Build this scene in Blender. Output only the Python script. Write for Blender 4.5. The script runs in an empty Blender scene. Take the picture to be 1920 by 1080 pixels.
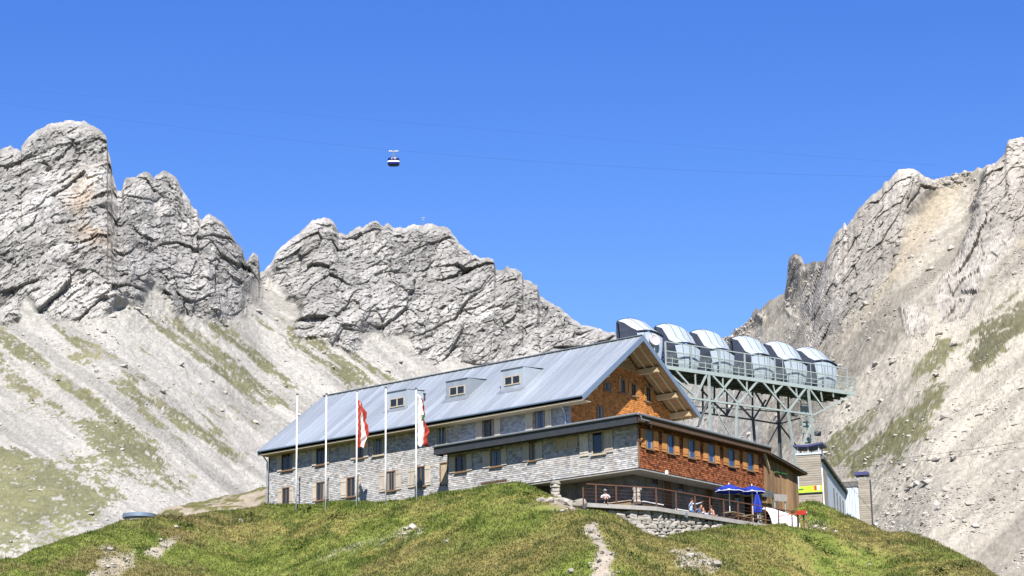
import bpy, math, random
import numpy as np
from mathutils import Vector, Matrix

random.seed(7)
rng = np.random.default_rng(11)
scene = bpy.context.scene
COL = scene.collection

# ------------------------------------------------------------------ camera
CAM = np.array([-103.488, -75.024, -21.42])
FPX = 3978.0                                   # focal length in pixels of the 1920 px wide photograph
PITCH, ROLL, YAW = map(math.radians, (14.388, -0.795, 39.341))
fw = np.array([math.cos(PITCH) * math.cos(YAW), math.cos(PITCH) * math.sin(YAW), math.sin(PITCH)])
r0 = np.array([math.sin(YAW), -math.cos(YAW), 0.0])
u0 = np.cross(r0, fw)
RT = math.cos(ROLL) * r0 + math.sin(ROLL) * u0
UP = -math.sin(ROLL) * r0 + math.cos(ROLL) * u0
cd = bpy.data.cameras.new('camera')
cam = bpy.data.objects.new('camera', cd)
COL.objects.link(cam)
M = Matrix(((RT[0], UP[0], -fw[0], CAM[0]), (RT[1], UP[1], -fw[1], CAM[1]), (RT[2], UP[2], -fw[2], CAM[2]), (0, 0, 0, 1)))
cam.matrix_world = M
cd.sensor_width = 36.0
cd.lens = FPX / 1920.0 * 36.0
cd.clip_start = 0.5
cd.clip_end = 20000.0
scene.camera = cam

# ------------------------------------------------------------------ sky, sun, exposure
LIGHT = Vector((1.63, 1.50, -2.25)).normalized()      # direction the sunlight travels
SUN_EL = math.asin(-LIGHT.z)
w = bpy.data.worlds.new('World')
scene.world = w
w.use_nodes = True
nt = w.node_tree
nt.nodes.clear()
sky = nt.nodes.new('ShaderNodeTexSky')
sky.sky_type = 'NISHITA'
sky.sun_disc = False
sky.sun_elevation = SUN_EL
sky.sun_rotation = math.atan2(-LIGHT.x, -LIGHT.y)
sky.altitude = 1000
sky.air_density = 1.4
sky.dust_density = 0.0
sky.ozone_density = 4.0
bg = nt.nodes.new('ShaderNodeBackground')
bg.inputs['Strength'].default_value = 0.069
wo = nt.nodes.new('ShaderNodeOutputWorld')
hs = nt.nodes.new('ShaderNodeHueSaturation')
hs.inputs['Saturation'].default_value = 1.35
hs.inputs['Hue'].default_value = 0.525
nt.links.new(sky.outputs[0], hs.inputs['Color'])
nt.links.new(hs.outputs[0], bg.inputs[0])
nt.links.new(bg.outputs[0], wo.inputs[0])
sl = bpy.data.lights.new('sun', 'SUN')
sl.energy = 5.0
sl.angle = math.radians(0.5)
sl.color = (1.0, 0.955, 0.89)
so = bpy.data.objects.new('sun', sl)
COL.objects.link(so)
so.rotation_euler = LIGHT.to_track_quat('-Z', 'Y').to_euler()
scene.view_settings.view_transform = 'Standard'
scene.view_settings.look = 'None'
scene.view_settings.gamma = 1.0
scene.view_settings.exposure = 1.30

# ------------------------------------------------------------------ pixel -> place helpers
def ray(x, y):
    return fw + RT * ((x - 960) / FPX) - UP * ((y - 540) / FPX)
def onp(x, y, ax, val):
    d = ray(x, y)
    return CAM + d * ((val - CAM[ax]) / d[ax])
def atd(x, y, D):
    d = ray(x, y)
    return CAM + d * (D / math.hypot(d[0], d[1]))
def onplane(x, y, p0, n):
    d = ray(x, y)
    return CAM + d * (np.dot(np.array(p0) - CAM, n) / np.dot(d, n))
def tanel(x, y):
    """horizontal unit direction and tangent of the elevation of a pixel"""
    x = np.asarray(x, float); y = np.asarray(y, float)
    d = fw[None, :] + RT[None, :] * ((x - 960) / FPX)[:, None] - UP[None, :] * ((y - 540) / FPX)[:, None]
    hh = np.hypot(d[:, 0], d[:, 1])
    return d[:, :2] / hh[:, None], d[:, 2] / hh
def project(P):
    d = P - CAM
    z = d @ fw
    return 960 + FPX * (d @ RT) / z, 540 - FPX * (d @ UP) / z

# ------------------------------------------------------------------ noise
def _h(ix, iy, iz, s):
    h = (ix * 374761393 + iy * 668265263 + iz * 2147483647 + s * 974634777) & 0xFFFFFFFF
    h = ((h ^ (h >> 13)) * 1274126177) & 0xFFFFFFFF
    h = ((h ^ (h >> 15)) * 2246822519) & 0xFFFFFFFF
    return ((h ^ (h >> 16)) & 0xFFFFFF) / float(0xFFFFFF)
def vnoise(P, s=0):
    i = np.floor(P).astype(np.int64)
    f = P - i
    f = f * f * f * (f * (f * 6 - 15) + 10)
    x, y, z = i[:, 0], i[:, 1], i[:, 2]
    def c(a, b, d): return _h(x + a, y + b, z + d, s)
    x00 = c(0, 0, 0) * (1 - f[:, 0]) + c(1, 0, 0) * f[:, 0]
    x10 = c(0, 1, 0) * (1 - f[:, 0]) + c(1, 1, 0) * f[:, 0]
    x01 = c(0, 0, 1) * (1 - f[:, 0]) + c(1, 0, 1) * f[:, 0]
    x11 = c(0, 1, 1) * (1 - f[:, 0]) + c(1, 1, 1) * f[:, 0]
    a = x00 * (1 - f[:, 1]) + x10 * f[:, 1]
    b = x01 * (1 - f[:, 1]) + x11 * f[:, 1]
    return a * (1 - f[:, 2]) + b * f[:, 2]
def fbm(P, octv=4, s=0, gain=0.5):
    t = np.zeros(len(P)); a = 1.0; n = 0.0
    for k in range(octv):
        t += a * vnoise(P * (2.03 ** k) + 17.3 * k, s + k); n += a; a *= gain
    return t / n
def ridged(P, octv=4, s=0, gain=0.5):
    t = np.zeros(len(P)); a = 1.0; n = 0.0
    for k in range(octv):
        t += a * (1 - np.abs(2 * vnoise(P * (2.07 ** k) + 31.7 * k, s + k) - 1)); n += a; a *= gain
    return t / n
def facets(P, s=0):
    """random tilted blocks: per-cell height, per-cell tilt, distance to the crack"""
    i = np.floor(P).astype(np.int64)
    best = np.full(len(P), 1e9); sec = np.full(len(P), 1e9)
    val = np.zeros(len(P)); tilt = np.zeros(len(P))
    for a in (-1, 0, 1):
        for b in (-1, 0, 1):
            for c in (-1, 0, 1):
                x, y, z = i[:, 0] + a, i[:, 1] + b, i[:, 2] + c
                h1, h2, h3 = _h(x, y, z, s), _h(x, y, z, s + 1), _h(x, y, z, s + 2)
                dx, dy, dz = x + h1 - P[:, 0], y + h2 - P[:, 1], z + h3 - P[:, 2]
                d = dx * dx + dy * dy + dz * dz
                m = d < best
                sec = np.where(m, best, np.minimum(sec, d))
                best = np.where(m, d, best)
                v = _h(x, y, z, s + 3)
                t = dx * (h2 - .5) + dy * (h3 - .5) + dz * (v - .5)
                val = np.where(m, v, val); tilt = np.where(m, t, tilt)
    return val, tilt, np.sqrt(sec) - np.sqrt(best)
def sstep(a, b, x):
    t = np.clip((x - a) / (b - a), 0, 1)
    return t * t * (3 - 2 * t)

# ------------------------------------------------------------------ materials
MATS = {}
def mat(name, col, rough=0.8, var=0.15, scale=3.0, bump=0.0, bscale=None, metal=0.0, attr=None, rnd=0.0, spec=0.3, stretch=(1, 1, 1), trans=0.0, alb=0.575):
    m = bpy.data.materials.new(name)
    m.use_nodes = True
    t = m.node_tree
    b = t.nodes['Principled BSDF']
    b.inputs['Roughness'].default_value = rough
    b.inputs['Metallic'].default_value = metal
    b.inputs['Specular IOR Level'].default_value = spec
    tc = t.nodes.new('ShaderNodeTexCoord')
    mp = t.nodes.new('ShaderNodeMapping')
    mp.inputs['Scale'].default_value = stretch
    t.links.new(tc.outputs['Object'], mp.inputs[0])
    nz = t.nodes.new('ShaderNodeTexNoise')
    nz.inputs['Scale'].default_value = scale
    nz.inputs['Detail'].default_value = 6
    nz.inputs['Roughness'].default_value = 0.65
    t.links.new(mp.outputs[0], nz.inputs['Vector'])
    mr = t.nodes.new('ShaderNodeMapRange')
    mr.inputs['From Min'].default_value = 0.3
    mr.inputs['From Max'].default_value = 0.7
    mr.inputs['To Min'].default_value = (1 - var) * alb
    mr.inputs['To Max'].default_value = (1 + var) * alb
    t.links.new(nz.outputs['Fac'], mr.inputs['Value'])
    fac = mr.outputs[0]
    if rnd:
        oi = t.nodes.new('ShaderNodeObjectInfo')
        m2 = t.nodes.new('ShaderNodeMapRange')
        m2.inputs['To Min'].default_value = 1 - rnd
        m2.inputs['To Max'].default_value = 1 + rnd
        t.links.new(oi.outputs['Random'], m2.inputs['Value'])
        mm = t.nodes.new('ShaderNodeMath'); mm.operation = 'MULTIPLY'
        t.links.new(fac, mm.inputs[0]); t.links.new(m2.outputs[0], mm.inputs[1])
        fac = mm.outputs[0]
    vm = t.nodes.new('ShaderNodeVectorMath'); vm.operation = 'SCALE'
    if attr:
        at = t.nodes.new('ShaderNodeAttribute'); at.attribute_name = attr
        t.links.new(at.outputs['Color'], vm.inputs[0])
    else:
        vm.inputs[0].default_value = col
    t.links.new(fac, vm.inputs['Scale'])
    t.links.new(vm.outputs[0], b.inputs['Base Color'])
    if bump:
        n2 = t.nodes.new('ShaderNodeTexNoise')
        n2.inputs['Scale'].default_value = bscale or scale * 4
        n2.inputs['Detail'].default_value = 8
        n2.inputs['Roughness'].default_value = 0.7
        t.links.new(mp.outputs[0], n2.inputs['Vector'])
        bp = t.nodes.new('ShaderNodeBump')
        bp.inputs['Strength'].default_value = 1.0
        bp.inputs['Distance'].default_value = bump
        t.links.new(n2.outputs['Fac'], bp.inputs['Height'])
        t.links.new(bp.outputs[0], b.inputs['Normal'])
    if trans:
        tr = t.nodes.new('ShaderNodeBsdfTranslucent')
        t.links.new(vm.outputs[0], tr.inputs['Color'])
        mx = t.nodes.new('ShaderNodeMixShader'); mx.inputs[0].default_value = trans
        t.links.new(b.outputs[0], mx.inputs[1]); t.links.new(tr.outputs[0], mx.inputs[2])
        t.links.new(mx.outputs[0], t.nodes['Material Output'].inputs['Surface'])
    MATS[name] = m
    return m

mat('rock', None, 0.92, 0.20, 0.9, 0.12, 1.8, attr='Col', spec=0.1)
mat('hill', None, 0.95, 0.22, 1.3, 0.06, 5.0, attr='Col', spec=0.05)
mat('grass', None, 0.75, 0.1, 1.0, attr='Col', spec=0.15, trans=0.45, alb=.66)
mat('valley', (0.10, 0.12, 0.05), 0.95, 0.25, 0.05, 0.2, 1.0, spec=0.05)
mat('boulder', (0.50, 0.47, 0.42), 0.9, 0.18, 0.8, 0.08, 3.0, spec=0.1)
mat('stone', (0.44, 0.41, 0.36), 0.9, 0.22, 2.5, 0.02, 9.0, rnd=0.22, spec=0.1)
mat('shingle', None, 0.85, 0.12, 1.2, attr='Col', spec=0.15)
mat('wallback', (0.10, 0.085, 0.07), 0.9, 0.2, 3.0, spec=0.1)
mat('basewall', (0.17, 0.165, 0.155), 0.9, 0.4, 1.6, 0.04, 4.0, spec=0.1)
mat('concrete', (0.42, 0.40, 0.37), 0.9, 0.15, 2.0, 0.01, 12, spec=0.15)
mat('roofmetal', (0.47, 0.52, 0.57), 0.40, 0.20, 0.6, 0.0, metal=0.3, rnd=0.15, spec=0.4, stretch=(0.25, 2.0, 0.25))
mat('trimmetal', (0.28, 0.36, 0.47), 0.4, 0.08, 2.0, metal=0.4)
mat('gutter', (0.50, 0.54, 0.58), 0.35, 0.06, 2.0, metal=0.6)
mat('darktrim', (0.045, 0.05, 0.06), 0.6, 0.2, 3.0)
mat('soffit', (0.40, 0.25, 0.11), 0.75, 0.18, 4.0, 0.004, 18, stretch=(1, 0.2, 1))
mat('paleplank', (0.52, 0.43, 0.29), 0.75, 0.15, 4.0)
mat('beam', (0.62, 0.46, 0.26), 0.7, 0.15, 5.0, 0.004, 18)
mat('shutter', (0.62, 0.55, 0.45), 0.8, 0.2, 6.0, rnd=0.12, stretch=(1, 1, 0.2))
mat('shutter_brown', (0.56, 0.26, 0.08), 0.75, 0.22, 6.0, rnd=0.15, stretch=(1, 1, 0.2))
mat('frame', (0.24, 0.15, 0.085), 0.7, 0.2, 6.0)
mat('frame_pale', (0.55, 0.47, 0.35), 0.7, 0.15, 6.0)
mat('white', (0.78, 0.78, 0.78), 0.5, 0.04, 3.0, alb=0.75)
mat('glass', (0.025, 0.03, 0.035), 0.08, 0.3, 1.5, spec=0.6)
mat('skyglass', (0.035, 0.085, 0.22), 0.15, 0.2, 1.5, spec=0.6)  # sky reflection put into the pane colour as blue
mat('curtain', (0.30, 0.29, 0.27), 0.9, 0.25, 6.0, stretch=(6, 6, 0.3))
mat('planks', (0.30, 0.185, 0.095), 0.85, 0.3, 5.0, 0.006, 20, rnd=0.35, stretch=(1, 1, 0.15))
mat('darkwood', (0.10, 0.06, 0.035), 0.85, 0.3, 5.0, rnd=0.2)
mat('benchwood', (0.33, 0.22, 0.12), 0.8, 0.25, 5.0, rnd=0.25, stretch=(0.2, 1, 1))
mat('rust', (0.17, 0.075, 0.045), 0.75, 0.25, 6.0)
mat('steel', (0.46, 0.53, 0.50), 0.55, 0.12, 2.5, metal=0.25)
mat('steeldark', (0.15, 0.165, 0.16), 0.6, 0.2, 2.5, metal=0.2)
mat('dome', (0.54, 0.62, 0.69), 0.34, 0.06, 1.5, metal=0.15, rnd=0.04)
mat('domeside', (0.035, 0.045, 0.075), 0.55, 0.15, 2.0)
mat('board', (0.40, 0.355, 0.285), 0.85, 0.2, 3.0, 0.006, 12, rnd=0.12, stretch=(0.3, 0.3, 1))
mat('capblue', (0.07, 0.075, 0.20), 0.5, 0.1, 2.0)
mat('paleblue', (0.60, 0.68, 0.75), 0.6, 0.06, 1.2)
mat('lime', (0.55, 0.78, 0.04), 0.5, 0.05, 2.0)
mat('darkgreen', (0.03, 0.16, 0.05), 0.6, 0.05, 2.0)
mat('red', (0.62, 0.045, 0.03), 0.6, 0.1, 3.0)
mat('flagred', (0.62, 0.06, 0.035), 0.8, 0.1, 3.0, trans=0.3)
mat('flagwhite', (0.78, 0.77, 0.74), 0.8, 0.05, 3.0, trans=0.3, alb=0.75)
mat('umbrella', (0.02, 0.055, 0.50), 0.75, 0.12, 3.0, trans=0.2)
mat('tarp', (0.80, 0.80, 0.78), 0.7, 0.04, 1.0, 0.02, 2.0, alb=0.75)
mat('skin', (0.55, 0.29, 0.19), 0.6, 0.05, 6.0)
mat('shirt', (0.50, 0.62, 0.76), 0.9, 0.08, 8.0)
mat('jeans', (0.12, 0.20, 0.42), 0.9, 0.1, 8.0)
mat('darkcloth', (0.02, 0.018, 0.03), 0.9, 0.1, 8.0)
mat('paletop', (0.70, 0.64, 0.66), 0.9, 0.05, 8.0)
mat('hair', (0.05, 0.03, 0.02), 0.7, 0.2, 20.0)
mat('cabinblue', (0.015, 0.03, 0.22), 0.3, 0.05, 2.0)
mat('cable', (0.03, 0.04, 0.08), 0.5, 0.05, 2.0)
mat('flower', None, 0.8, 0.05, 2.0, attr='Col', trans=0.2)

# ------------------------------------------------------------------ mesh helpers
class MB:
    def __init__(s): s.v = []; s.f = []; s.m = []
    def add(s, vs, fs, mi=0):
        o = len(s.v)
        s.v.extend([tuple(map(float, p)) for p in vs])
        s.f.extend([tuple(i + o for i in f) for f in fs])
        s.m.extend([mi] * len(fs))
        return s
    def box(s, x0, x1, y0, y1, z0, z1, mi=0):
        x0, x1 = sorted((x0, x1)); y0, y1 = sorted((y0, y1)); z0, z1 = sorted((z0, z1))
        return s.add([(x0, y0, z0), (x1, y0, z0), (x1, y1, z0), (x0, y1, z0), (x0, y0, z1), (x1, y0, z1), (x1, y1, z1), (x0, y1, z1)],
                     [(3, 2, 1, 0), (4, 5, 6, 7), (0, 1, 5, 4), (1, 2, 6, 5), (2, 3, 7, 6), (3, 0, 4, 7)], mi)
    def bar(s, p, q, a, b=None, mi=0, up=(0, 0, 1)):
        b = b or a
        p = np.array(p, float); q = np.array(q, float)
        d = q - p; d = d / np.linalg.norm(d)
        u = np.array(up, float)
        if abs(d @ u) > 0.97: u = np.array([1.0, 0, 0])
        r = np.cross(d, u); r /= np.linalg.norm(r)
        n = np.cross(r, d)
        vs = []
        for c in (p, q):
            for i, j in ((-1, -1), (1, -1), (1, 1), (-1, 1)):
                vs.append(c + r * a / 2 * i + n * b / 2 * j)
        return s.add(vs, [(0, 1, 2, 3), (7, 6, 5, 4), (1, 0, 4, 5), (2, 1, 5, 6), (3, 2, 6, 7), (0, 3, 7, 4)], mi)
    def tube(s, pts, rad, n=8, mi=0, cap=True):
        pts = [np.array(p, float) for p in pts]
        rs = rad if isinstance(rad, (list, tuple)) else [rad] * len(pts)
        rings = []
        o = len(s.v)
        prev = None
        for k, p in enumerate(pts):
            d = pts[min(k + 1, len(pts) - 1)] - pts[max(k - 1, 0)]
            d = d / (np.linalg.norm(d) + 1e-12)
            u = np.array([0, 0, 1.0]) if abs(d[2]) < 0.95 else np.array([1.0, 0, 0])
            if prev is not None: u = prev
            a = np.cross(d, u); a /= np.linalg.norm(a)
            b = np.cross(a, d); prev = b
            for j in range(n):
                t = 2 * math.pi * j / n
                s.v.append(tuple(p + (a * math.cos(t) + b * math.sin(t)) * rs[k]))
        for k in range(len(pts) - 1):
            for j in range(n):
                j2 = (j + 1) % n
                s.f.append((o + k * n + j, o + k * n + j2, o + (k + 1) * n + j2, o + (k + 1) * n + j)); s.m.append(mi)
        if cap:
            s.f.append(tuple(o + j for j in reversed(range(n)))); s.m.append(mi)
            s.f.append(tuple(o + (len(pts) - 1) * n + j for j in range(n))); s.m.append(mi)
        return s
    def prism(s, poly, ext, mi=0):
        n = len(poly); e = np.array(ext, float)
        vs = [np.array(p, float) for p in poly] + [np.array(p, float) + e for p in poly]
        return s.add(vs, [tuple(range(n)), tuple(reversed(range(n, 2 * n)))] + [((i + 1) % n, i, n + i, n + (i + 1) % n) for i in range(n)], mi)
    def mesh(s, name):
        me = bpy.data.meshes.new(name)
        me.from_pydata(s.v, [], s.f)
        me.polygons.foreach_set('material_index', s.m)
        me.validate()
        import bmesh
        bm = bmesh.new(); bm.from_mesh(me)
        bmesh.ops.recalc_face_normals(bm, faces=bm.faces[:])
        bm.to_mesh(me); bm.free()
        return me
    def build(s, name, mats, parent=None, smooth=False, bevel=0.0):
        return obj(name, s.mesh(name), mats, parent, smooth, bevel)
def obj(name, me, mats, parent=None, smooth=False, bevel=0.0):
    o = bpy.data.objects.new(name, me)
    COL.objects.link(o)
    if not me.materials:
        for m in (mats if isinstance(mats, (list, tuple)) else [mats]):
            me.materials.append(MATS[m])
    if parent is not None: o.parent = parent
    if smooth: me.polygons.foreach_set('use_smooth', [True] * len(me.polygons))
    if bevel:
        b = o.modifiers.new('bevel', 'BEVEL'); b.width = bevel; b.segments = 2; b.limit_method = 'ANGLE'
    return o
def rawmesh(name, V, Fc, colors=None, smooth=False):
    """V (n,3), Fc (m,3|4) numpy"""
    me = bpy.data.meshes.new(name)
    V = np.ascontiguousarray(V, np.float32); Fc = np.ascontiguousarray(Fc, np.int32)
    k = Fc.shape[1]
    me.vertices.add(len(V)); me.vertices.foreach_set('co', V.ravel())
    me.loops.add(Fc.size); me.loops.foreach_set('vertex_index', Fc.ravel())
    me.polygons.add(len(Fc))
    me.polygons.foreach_set('loop_start', np.arange(0, Fc.size, k, dtype=np.int32))
    me.polygons.foreach_set('use_smooth', np.full(len(Fc), bool(smooth)))
    me.update(calc_edges=True)
    if colors is not None:
        a = me.color_attributes.new('Col', 'FLOAT_COLOR', 'POINT')
        c = np.ones((len(V), 4), np.float32); c[:, :3] = colors
        a.data.foreach_set('color', c.ravel())
    return me
def tag(o, label=None, cat=None, group=None, kind=None):
    if label: o['label'] = label
    if cat: o['category'] = cat
    if group: o['group'] = group
    if kind: o['kind'] = kind
    return o
def thing(name, label, cat, loc=(0, 0, 0), group=None):
    o = bpy.data.objects.new(name, None)
    o.empty_display_size = 0.2
    COL.objects.link(o)
    o.location = loc
    return tag(o, label, cat, group)
class Kit:
    """collects the parts of a thing given in world coordinates, under an Empty at its base"""
    def __init__(s, name, label, cat, loc, group=None):
        s.root = thing(name, label, cat, tuple(map(float, loc)), group)
        s.loc = np.array(loc, float)
    def part(s, name, mb, mats, parent=None, smooth=False, bevel=0.0):
        if isinstance(mb, MB):
            mb.v = [tuple(np.array(p) - s.loc) for p in mb.v]
            me = mb.mesh(name)
        else: me = mb
        return obj(name, me, mats, parent or s.root, smooth, bevel)

# ================================================================== MOUNTAINS
crest_px = np.array([(-420, 360), (-300, 335), (-180, 305), (-100, 318), (-60, 295), (-30, 288), (0, 283), (12, 277), (20, 272), (31, 281), (38.7, 285), (40, 275), (53, 259), (71, 243), (92, 232), (104, 233), (122, 228), (141, 226), (159, 229), (175, 236), (191, 245), (200, 257), (202, 280), (207, 298), (210, 322), (216, 341), (220, 357), (228, 360), (232, 343), (238, 332), (255, 332), (265, 324), (274, 319), (281, 326), (288, 336), (293, 328), (304, 320.6), (316, 321), (328, 330), (338, 349), (346, 361), (356, 377), (359, 387), (369, 391), (374, 410), (379, 414), (385, 406), (393, 402), (403, 406), (416, 416), (432, 434), (444, 457), (454, 467), (458, 481), (463, 491), (467, 481), (475, 475), (485, 481), (487, 511), (495, 508), (509, 493), (518, 474), (534, 460), (555, 442), (571, 429), (585, 413), (598, 408), (618, 409), (628, 421), (635, 435), (651, 440), (657, 435), (673, 423), (680, 427), (686, 421), (694, 416), (704, 416), (716, 421), (720, 425), (729, 420), (737, 426), (762, 426), (774, 422), (790, 421), (809, 420), (833, 424), (844, 433), (856, 448), (862, 458), (880, 470), (885, 478), (899, 483), (915, 482), (926, 489), (929, 503), (940, 507), (950, 501), (966, 501), (979, 513), (981, 524), (997, 530), (1008, 536), (1012, 556), (1028, 565), (1052, 579), (1071, 595), (1091, 610), (1114, 616), (1145, 622), (1169, 634), (1205, 650), (1245, 662), (1290, 656), (1330, 644), (1363, 631), (1387, 613), (1408, 596), (1412, 584), (1418, 578), (1424, 580), (1433, 573), (1449, 561), (1471, 549), (1474, 535), (1476, 520), (1477, 497), (1480, 483), (1490, 476), (1500, 479), (1508, 493), (1521, 491), (1546, 491), (1552, 473), (1560, 452), (1569, 434), (1579, 427), (1583, 415), (1588, 423), (1599, 407), (1612, 388), (1628, 374), (1640, 362), (1653, 353), (1657, 343), (1674, 331), (1684, 321), (1704, 316), (1723, 322), (1735, 333), (1752, 335), (1772, 333), (1807, 322), (1842, 314), (1865, 308), (1875, 298), (1884, 285), (1888, 269), (1900, 259), (1916, 255), (1930, 258), (1970, 245), (2040, 225), (2150, 205), (2400, 190)], float)
foot_px = np.array([(-420, 600), (0, 600), (60, 615), (150, 610), (250, 625), (400, 620), (460, 585), (487, 560), (520, 585), (600, 640), (700, 662), (800, 680), (900, 690), (1100, 700), (1200, 700), (1300, 690), (1380, 640), (1440, 585), (1475, 565), (1510, 580), (1550, 640), (1600, 610), (1680, 520), (1720, 440), (1750, 360), (1800, 340), (1850, 400), (1900, 420), (2000, 400), (2400, 380)], float)
base_px = np.array([(-420, 1160), (0, 1110), (300, 1070), (600, 1040), (1000, 1020), (1450, 1060), (1700, 1130), (1900, 1190), (2400, 1260)], float)
base_D = np.array([(-420, 400), (200, 410), (500, 455), (800, 500), (1150, 510), (1300, 470), (1500, 390), (1750, 330), (2400, 290)], float)
slope_s = np.array([(-420, .60), (480, .62), (1100, .60), (1350, .66), (1550, .72), (2400, .74)], float)
slope_c = np.array([(-420, 1.5), (480, 1.35), (1000, 1.25), (1300, 1.0), (1500, 1.25), (1720, 1.3), (1760, .95), (2400, 1.0)], float)

px = np.concatenate([np.linspace(-420, -60, 120, endpoint=False), np.arange(-60, 1980, 1.7), np.linspace(1980, 2400, 130)])
ip = lambda t: np.interp(px, t[:, 0], t[:, 1])
yt = ip(crest_px)
def smooth1(a, k):
    ker = np.hanning(k + 2)[1:-1]; ker /= ker.sum()
    return np.convolve(np.pad(a, k // 2, mode='edge'), ker, 'valid')
yt_s = smooth1(yt, 91)[:len(px)]
yt = yt + (fbm(np.stack([px * .12, px * 0, px * 0], 1), 4, 5) - .5) * 9
yf = np.minimum(smooth1(ip(foot_px), 41)[:len(px)], 2000)
yf = np.maximum(yf, yt + 12)
yb = ip(base_px); Db = smooth1(ip(base_D), 61)[:len(px)]
ss, sc = ip(slope_s), ip(slope_c)
dirb, tb = tanel(px, yb); dirf, tf = tanel(px, yf); dirt, tt = tanel(px, yt); _, tts = tanel(px, np.minimum(yt_s, yf - 12))
hb = Db * tb
rf = (ss * Db - hb) / (ss - tf); hf = rf * tf
rts = (sc * rf - hf) / (sc - tts)
rt_ = (sc * rf - hf) / (sc - tt)
rt_ = 0.65 * rts + 0.35 * rt_
rt_ = np.maximum(rt_, rf + 1.0)
ht = rt_ * tt
NS, NC = 205, 235
rows_r, rows_h, rows_d, rows_t = [], [], [], []
for k in (0, .12, .25, .37, .5, .62, .75, .87):                                   # skirt down to the valley
    rows_r.append(Db - 70 * (1 - k)); rows_h.append(hb * k + (-30) * (1 - k)); rows_d.append(dirb); rows_t.append(-1 + 0 * px)
for k in range(NS):
    s = k / NS
    s2 = 1 - (1 - s) ** 1.15
    rows_r.append(Db + (rf - Db) * s2); rows_h.append(hb + (hf - hb) * s2 - 0.06 * (rf - Db) * np.sin(math.pi * s2)); rows_d.append(dirb + (dirf - dirb) * s2); rows_t.append(s + 0 * px)
for k in range(NC + 1):
    s = k / NC
    rows_r.append(rf + (rt_ - rf) * s); rows_h.append(hf + (ht - hf) * s); rows_d.append(dirf + (dirt - dirf) * s); rows_t.append(1 + s + 0 * px)
n_front = len(rows_r)
for dr, dh in ((1.2, -.4), (4, -4), (12, -14), (40, -45), (150, -140), (500, -240)):
    rows_r.append(rt_ + dr); rows_h.append(ht + dh); rows_d.append(dirt); rows_t.append(2 + 0 * px)
Rr = np.array(rows_r); Hh = np.array(rows_h); Tt = np.array(rows_t); Dd = np.array(rows_d)
nr, nc = Rr.shape
P = np.empty((nr, nc, 3))
P[..., 0] = CAM[0] + Dd[..., 0] * Rr; P[..., 1] = CAM[1] + Dd[..., 1] * Rr; P[..., 2] = CAM[2] + Hh
Pf = P.reshape(-1, 3)
QX, QY = project(Pf)
tpar = Tt.ravel()
lat = Pf @ r0; dep = Pf @ np.array([math.cos(YAW), math.sin(YAW), 0]); ver = Pf[:, 2]

def inpoly(poly, soft=0.0, qx=None, qy=None):
    """signed distance (pixels, positive inside) to a polygon in the photograph, for finding where a patch lies on the slope"""
    qx = QX if qx is None else qx; qy = QY if qy is None else qy
    ins = np.zeros(len(qx), bool); dist = np.full(len(qx), 1e9)
    n = len(poly)
    for i in range(n):
        x1, y1 = poly[i]; x2, y2 = poly[(i + 1) % n]
        c = ((y1 > qy) != (y2 > qy)) & (qx < (x2 - x1) * (qy - y1) / ((y2 - y1) + 1e-9) + x1)
        ins ^= c
        ex, ey = x2 - x1, y2 - y1
        t = np.clip(((qx - x1) * ex + (qy - y1) * ey) / (ex * ex + ey * ey + 1e-9), 0, 1)
        dist = np.minimum(dist, np.hypot(qx - x1 - t * ex, qy - y1 - t * ey))
    return np.where(ins, dist, -dist)
ROCK = [[(-420, 100), (460, 100), (487, 470), (492, 525), (470, 560), (462, 600), (430, 605), (380, 600), (330, 590), (300, 560), (285, 545), (270, 575), (240, 560), (200, 575), (150, 600), (90, 598), (50, 560), (20, 610), (-420, 640)],
        [(503, 500), (510, 400), (1100, 400), (1175, 640), (1150, 680), (1000, 710), (900, 690), (860, 672), (790, 672), (760, 640), (700, 620), (672, 632), (660, 650), (600, 630), (560, 632), (548, 600), (528, 545)],
        [(1540, 300), (1757, 300), (1745, 350), (1700, 430), (1690, 500), (1650, 560), (1600, 600), (1560, 640), (1525, 640), (1515, 575), (1535, 520)],
        [(1470, 460), (1512, 460), (1520, 500), (1505, 520), (1480, 560), (1470, 555)],
        [(1868, 240), (2400, 150), (2400, 420), (1980, 420), (1925, 420), (1890, 470), (1850, 520), (1800, 600), (1765, 600), (1758, 560), (1790, 500), (1820, 420), (1850, 360), (1868, 300)],
        [(1462, 585), (1470, 562), (1480, 565), (1480, 590)], [(1700, 590), (1740, 585), (1735, 630), (1712, 632)], [(1408, 580), (1425, 576), (1428, 600), (1412, 606)],
        [(0, 550), (25, 545), (35, 600), (0, 610)]]
nzA = fbm(Pf / 22.0, 4, 40) - .5
nzB = fbm(Pf / 5.0, 3, 60) - .5
rock = np.full(len(Pf), -1e9)
for p in ROCK: rock = np.maximum(rock, inpoly(p))
rock_m = sstep(-9, 9, rock + nzA * 60 + nzB * 16)
rock_m = np.where(tpar < 0, 0, rock_m)
wl = sstep(1380, 1480, QX)                       # the right-hand mountain, with steep strata

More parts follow.
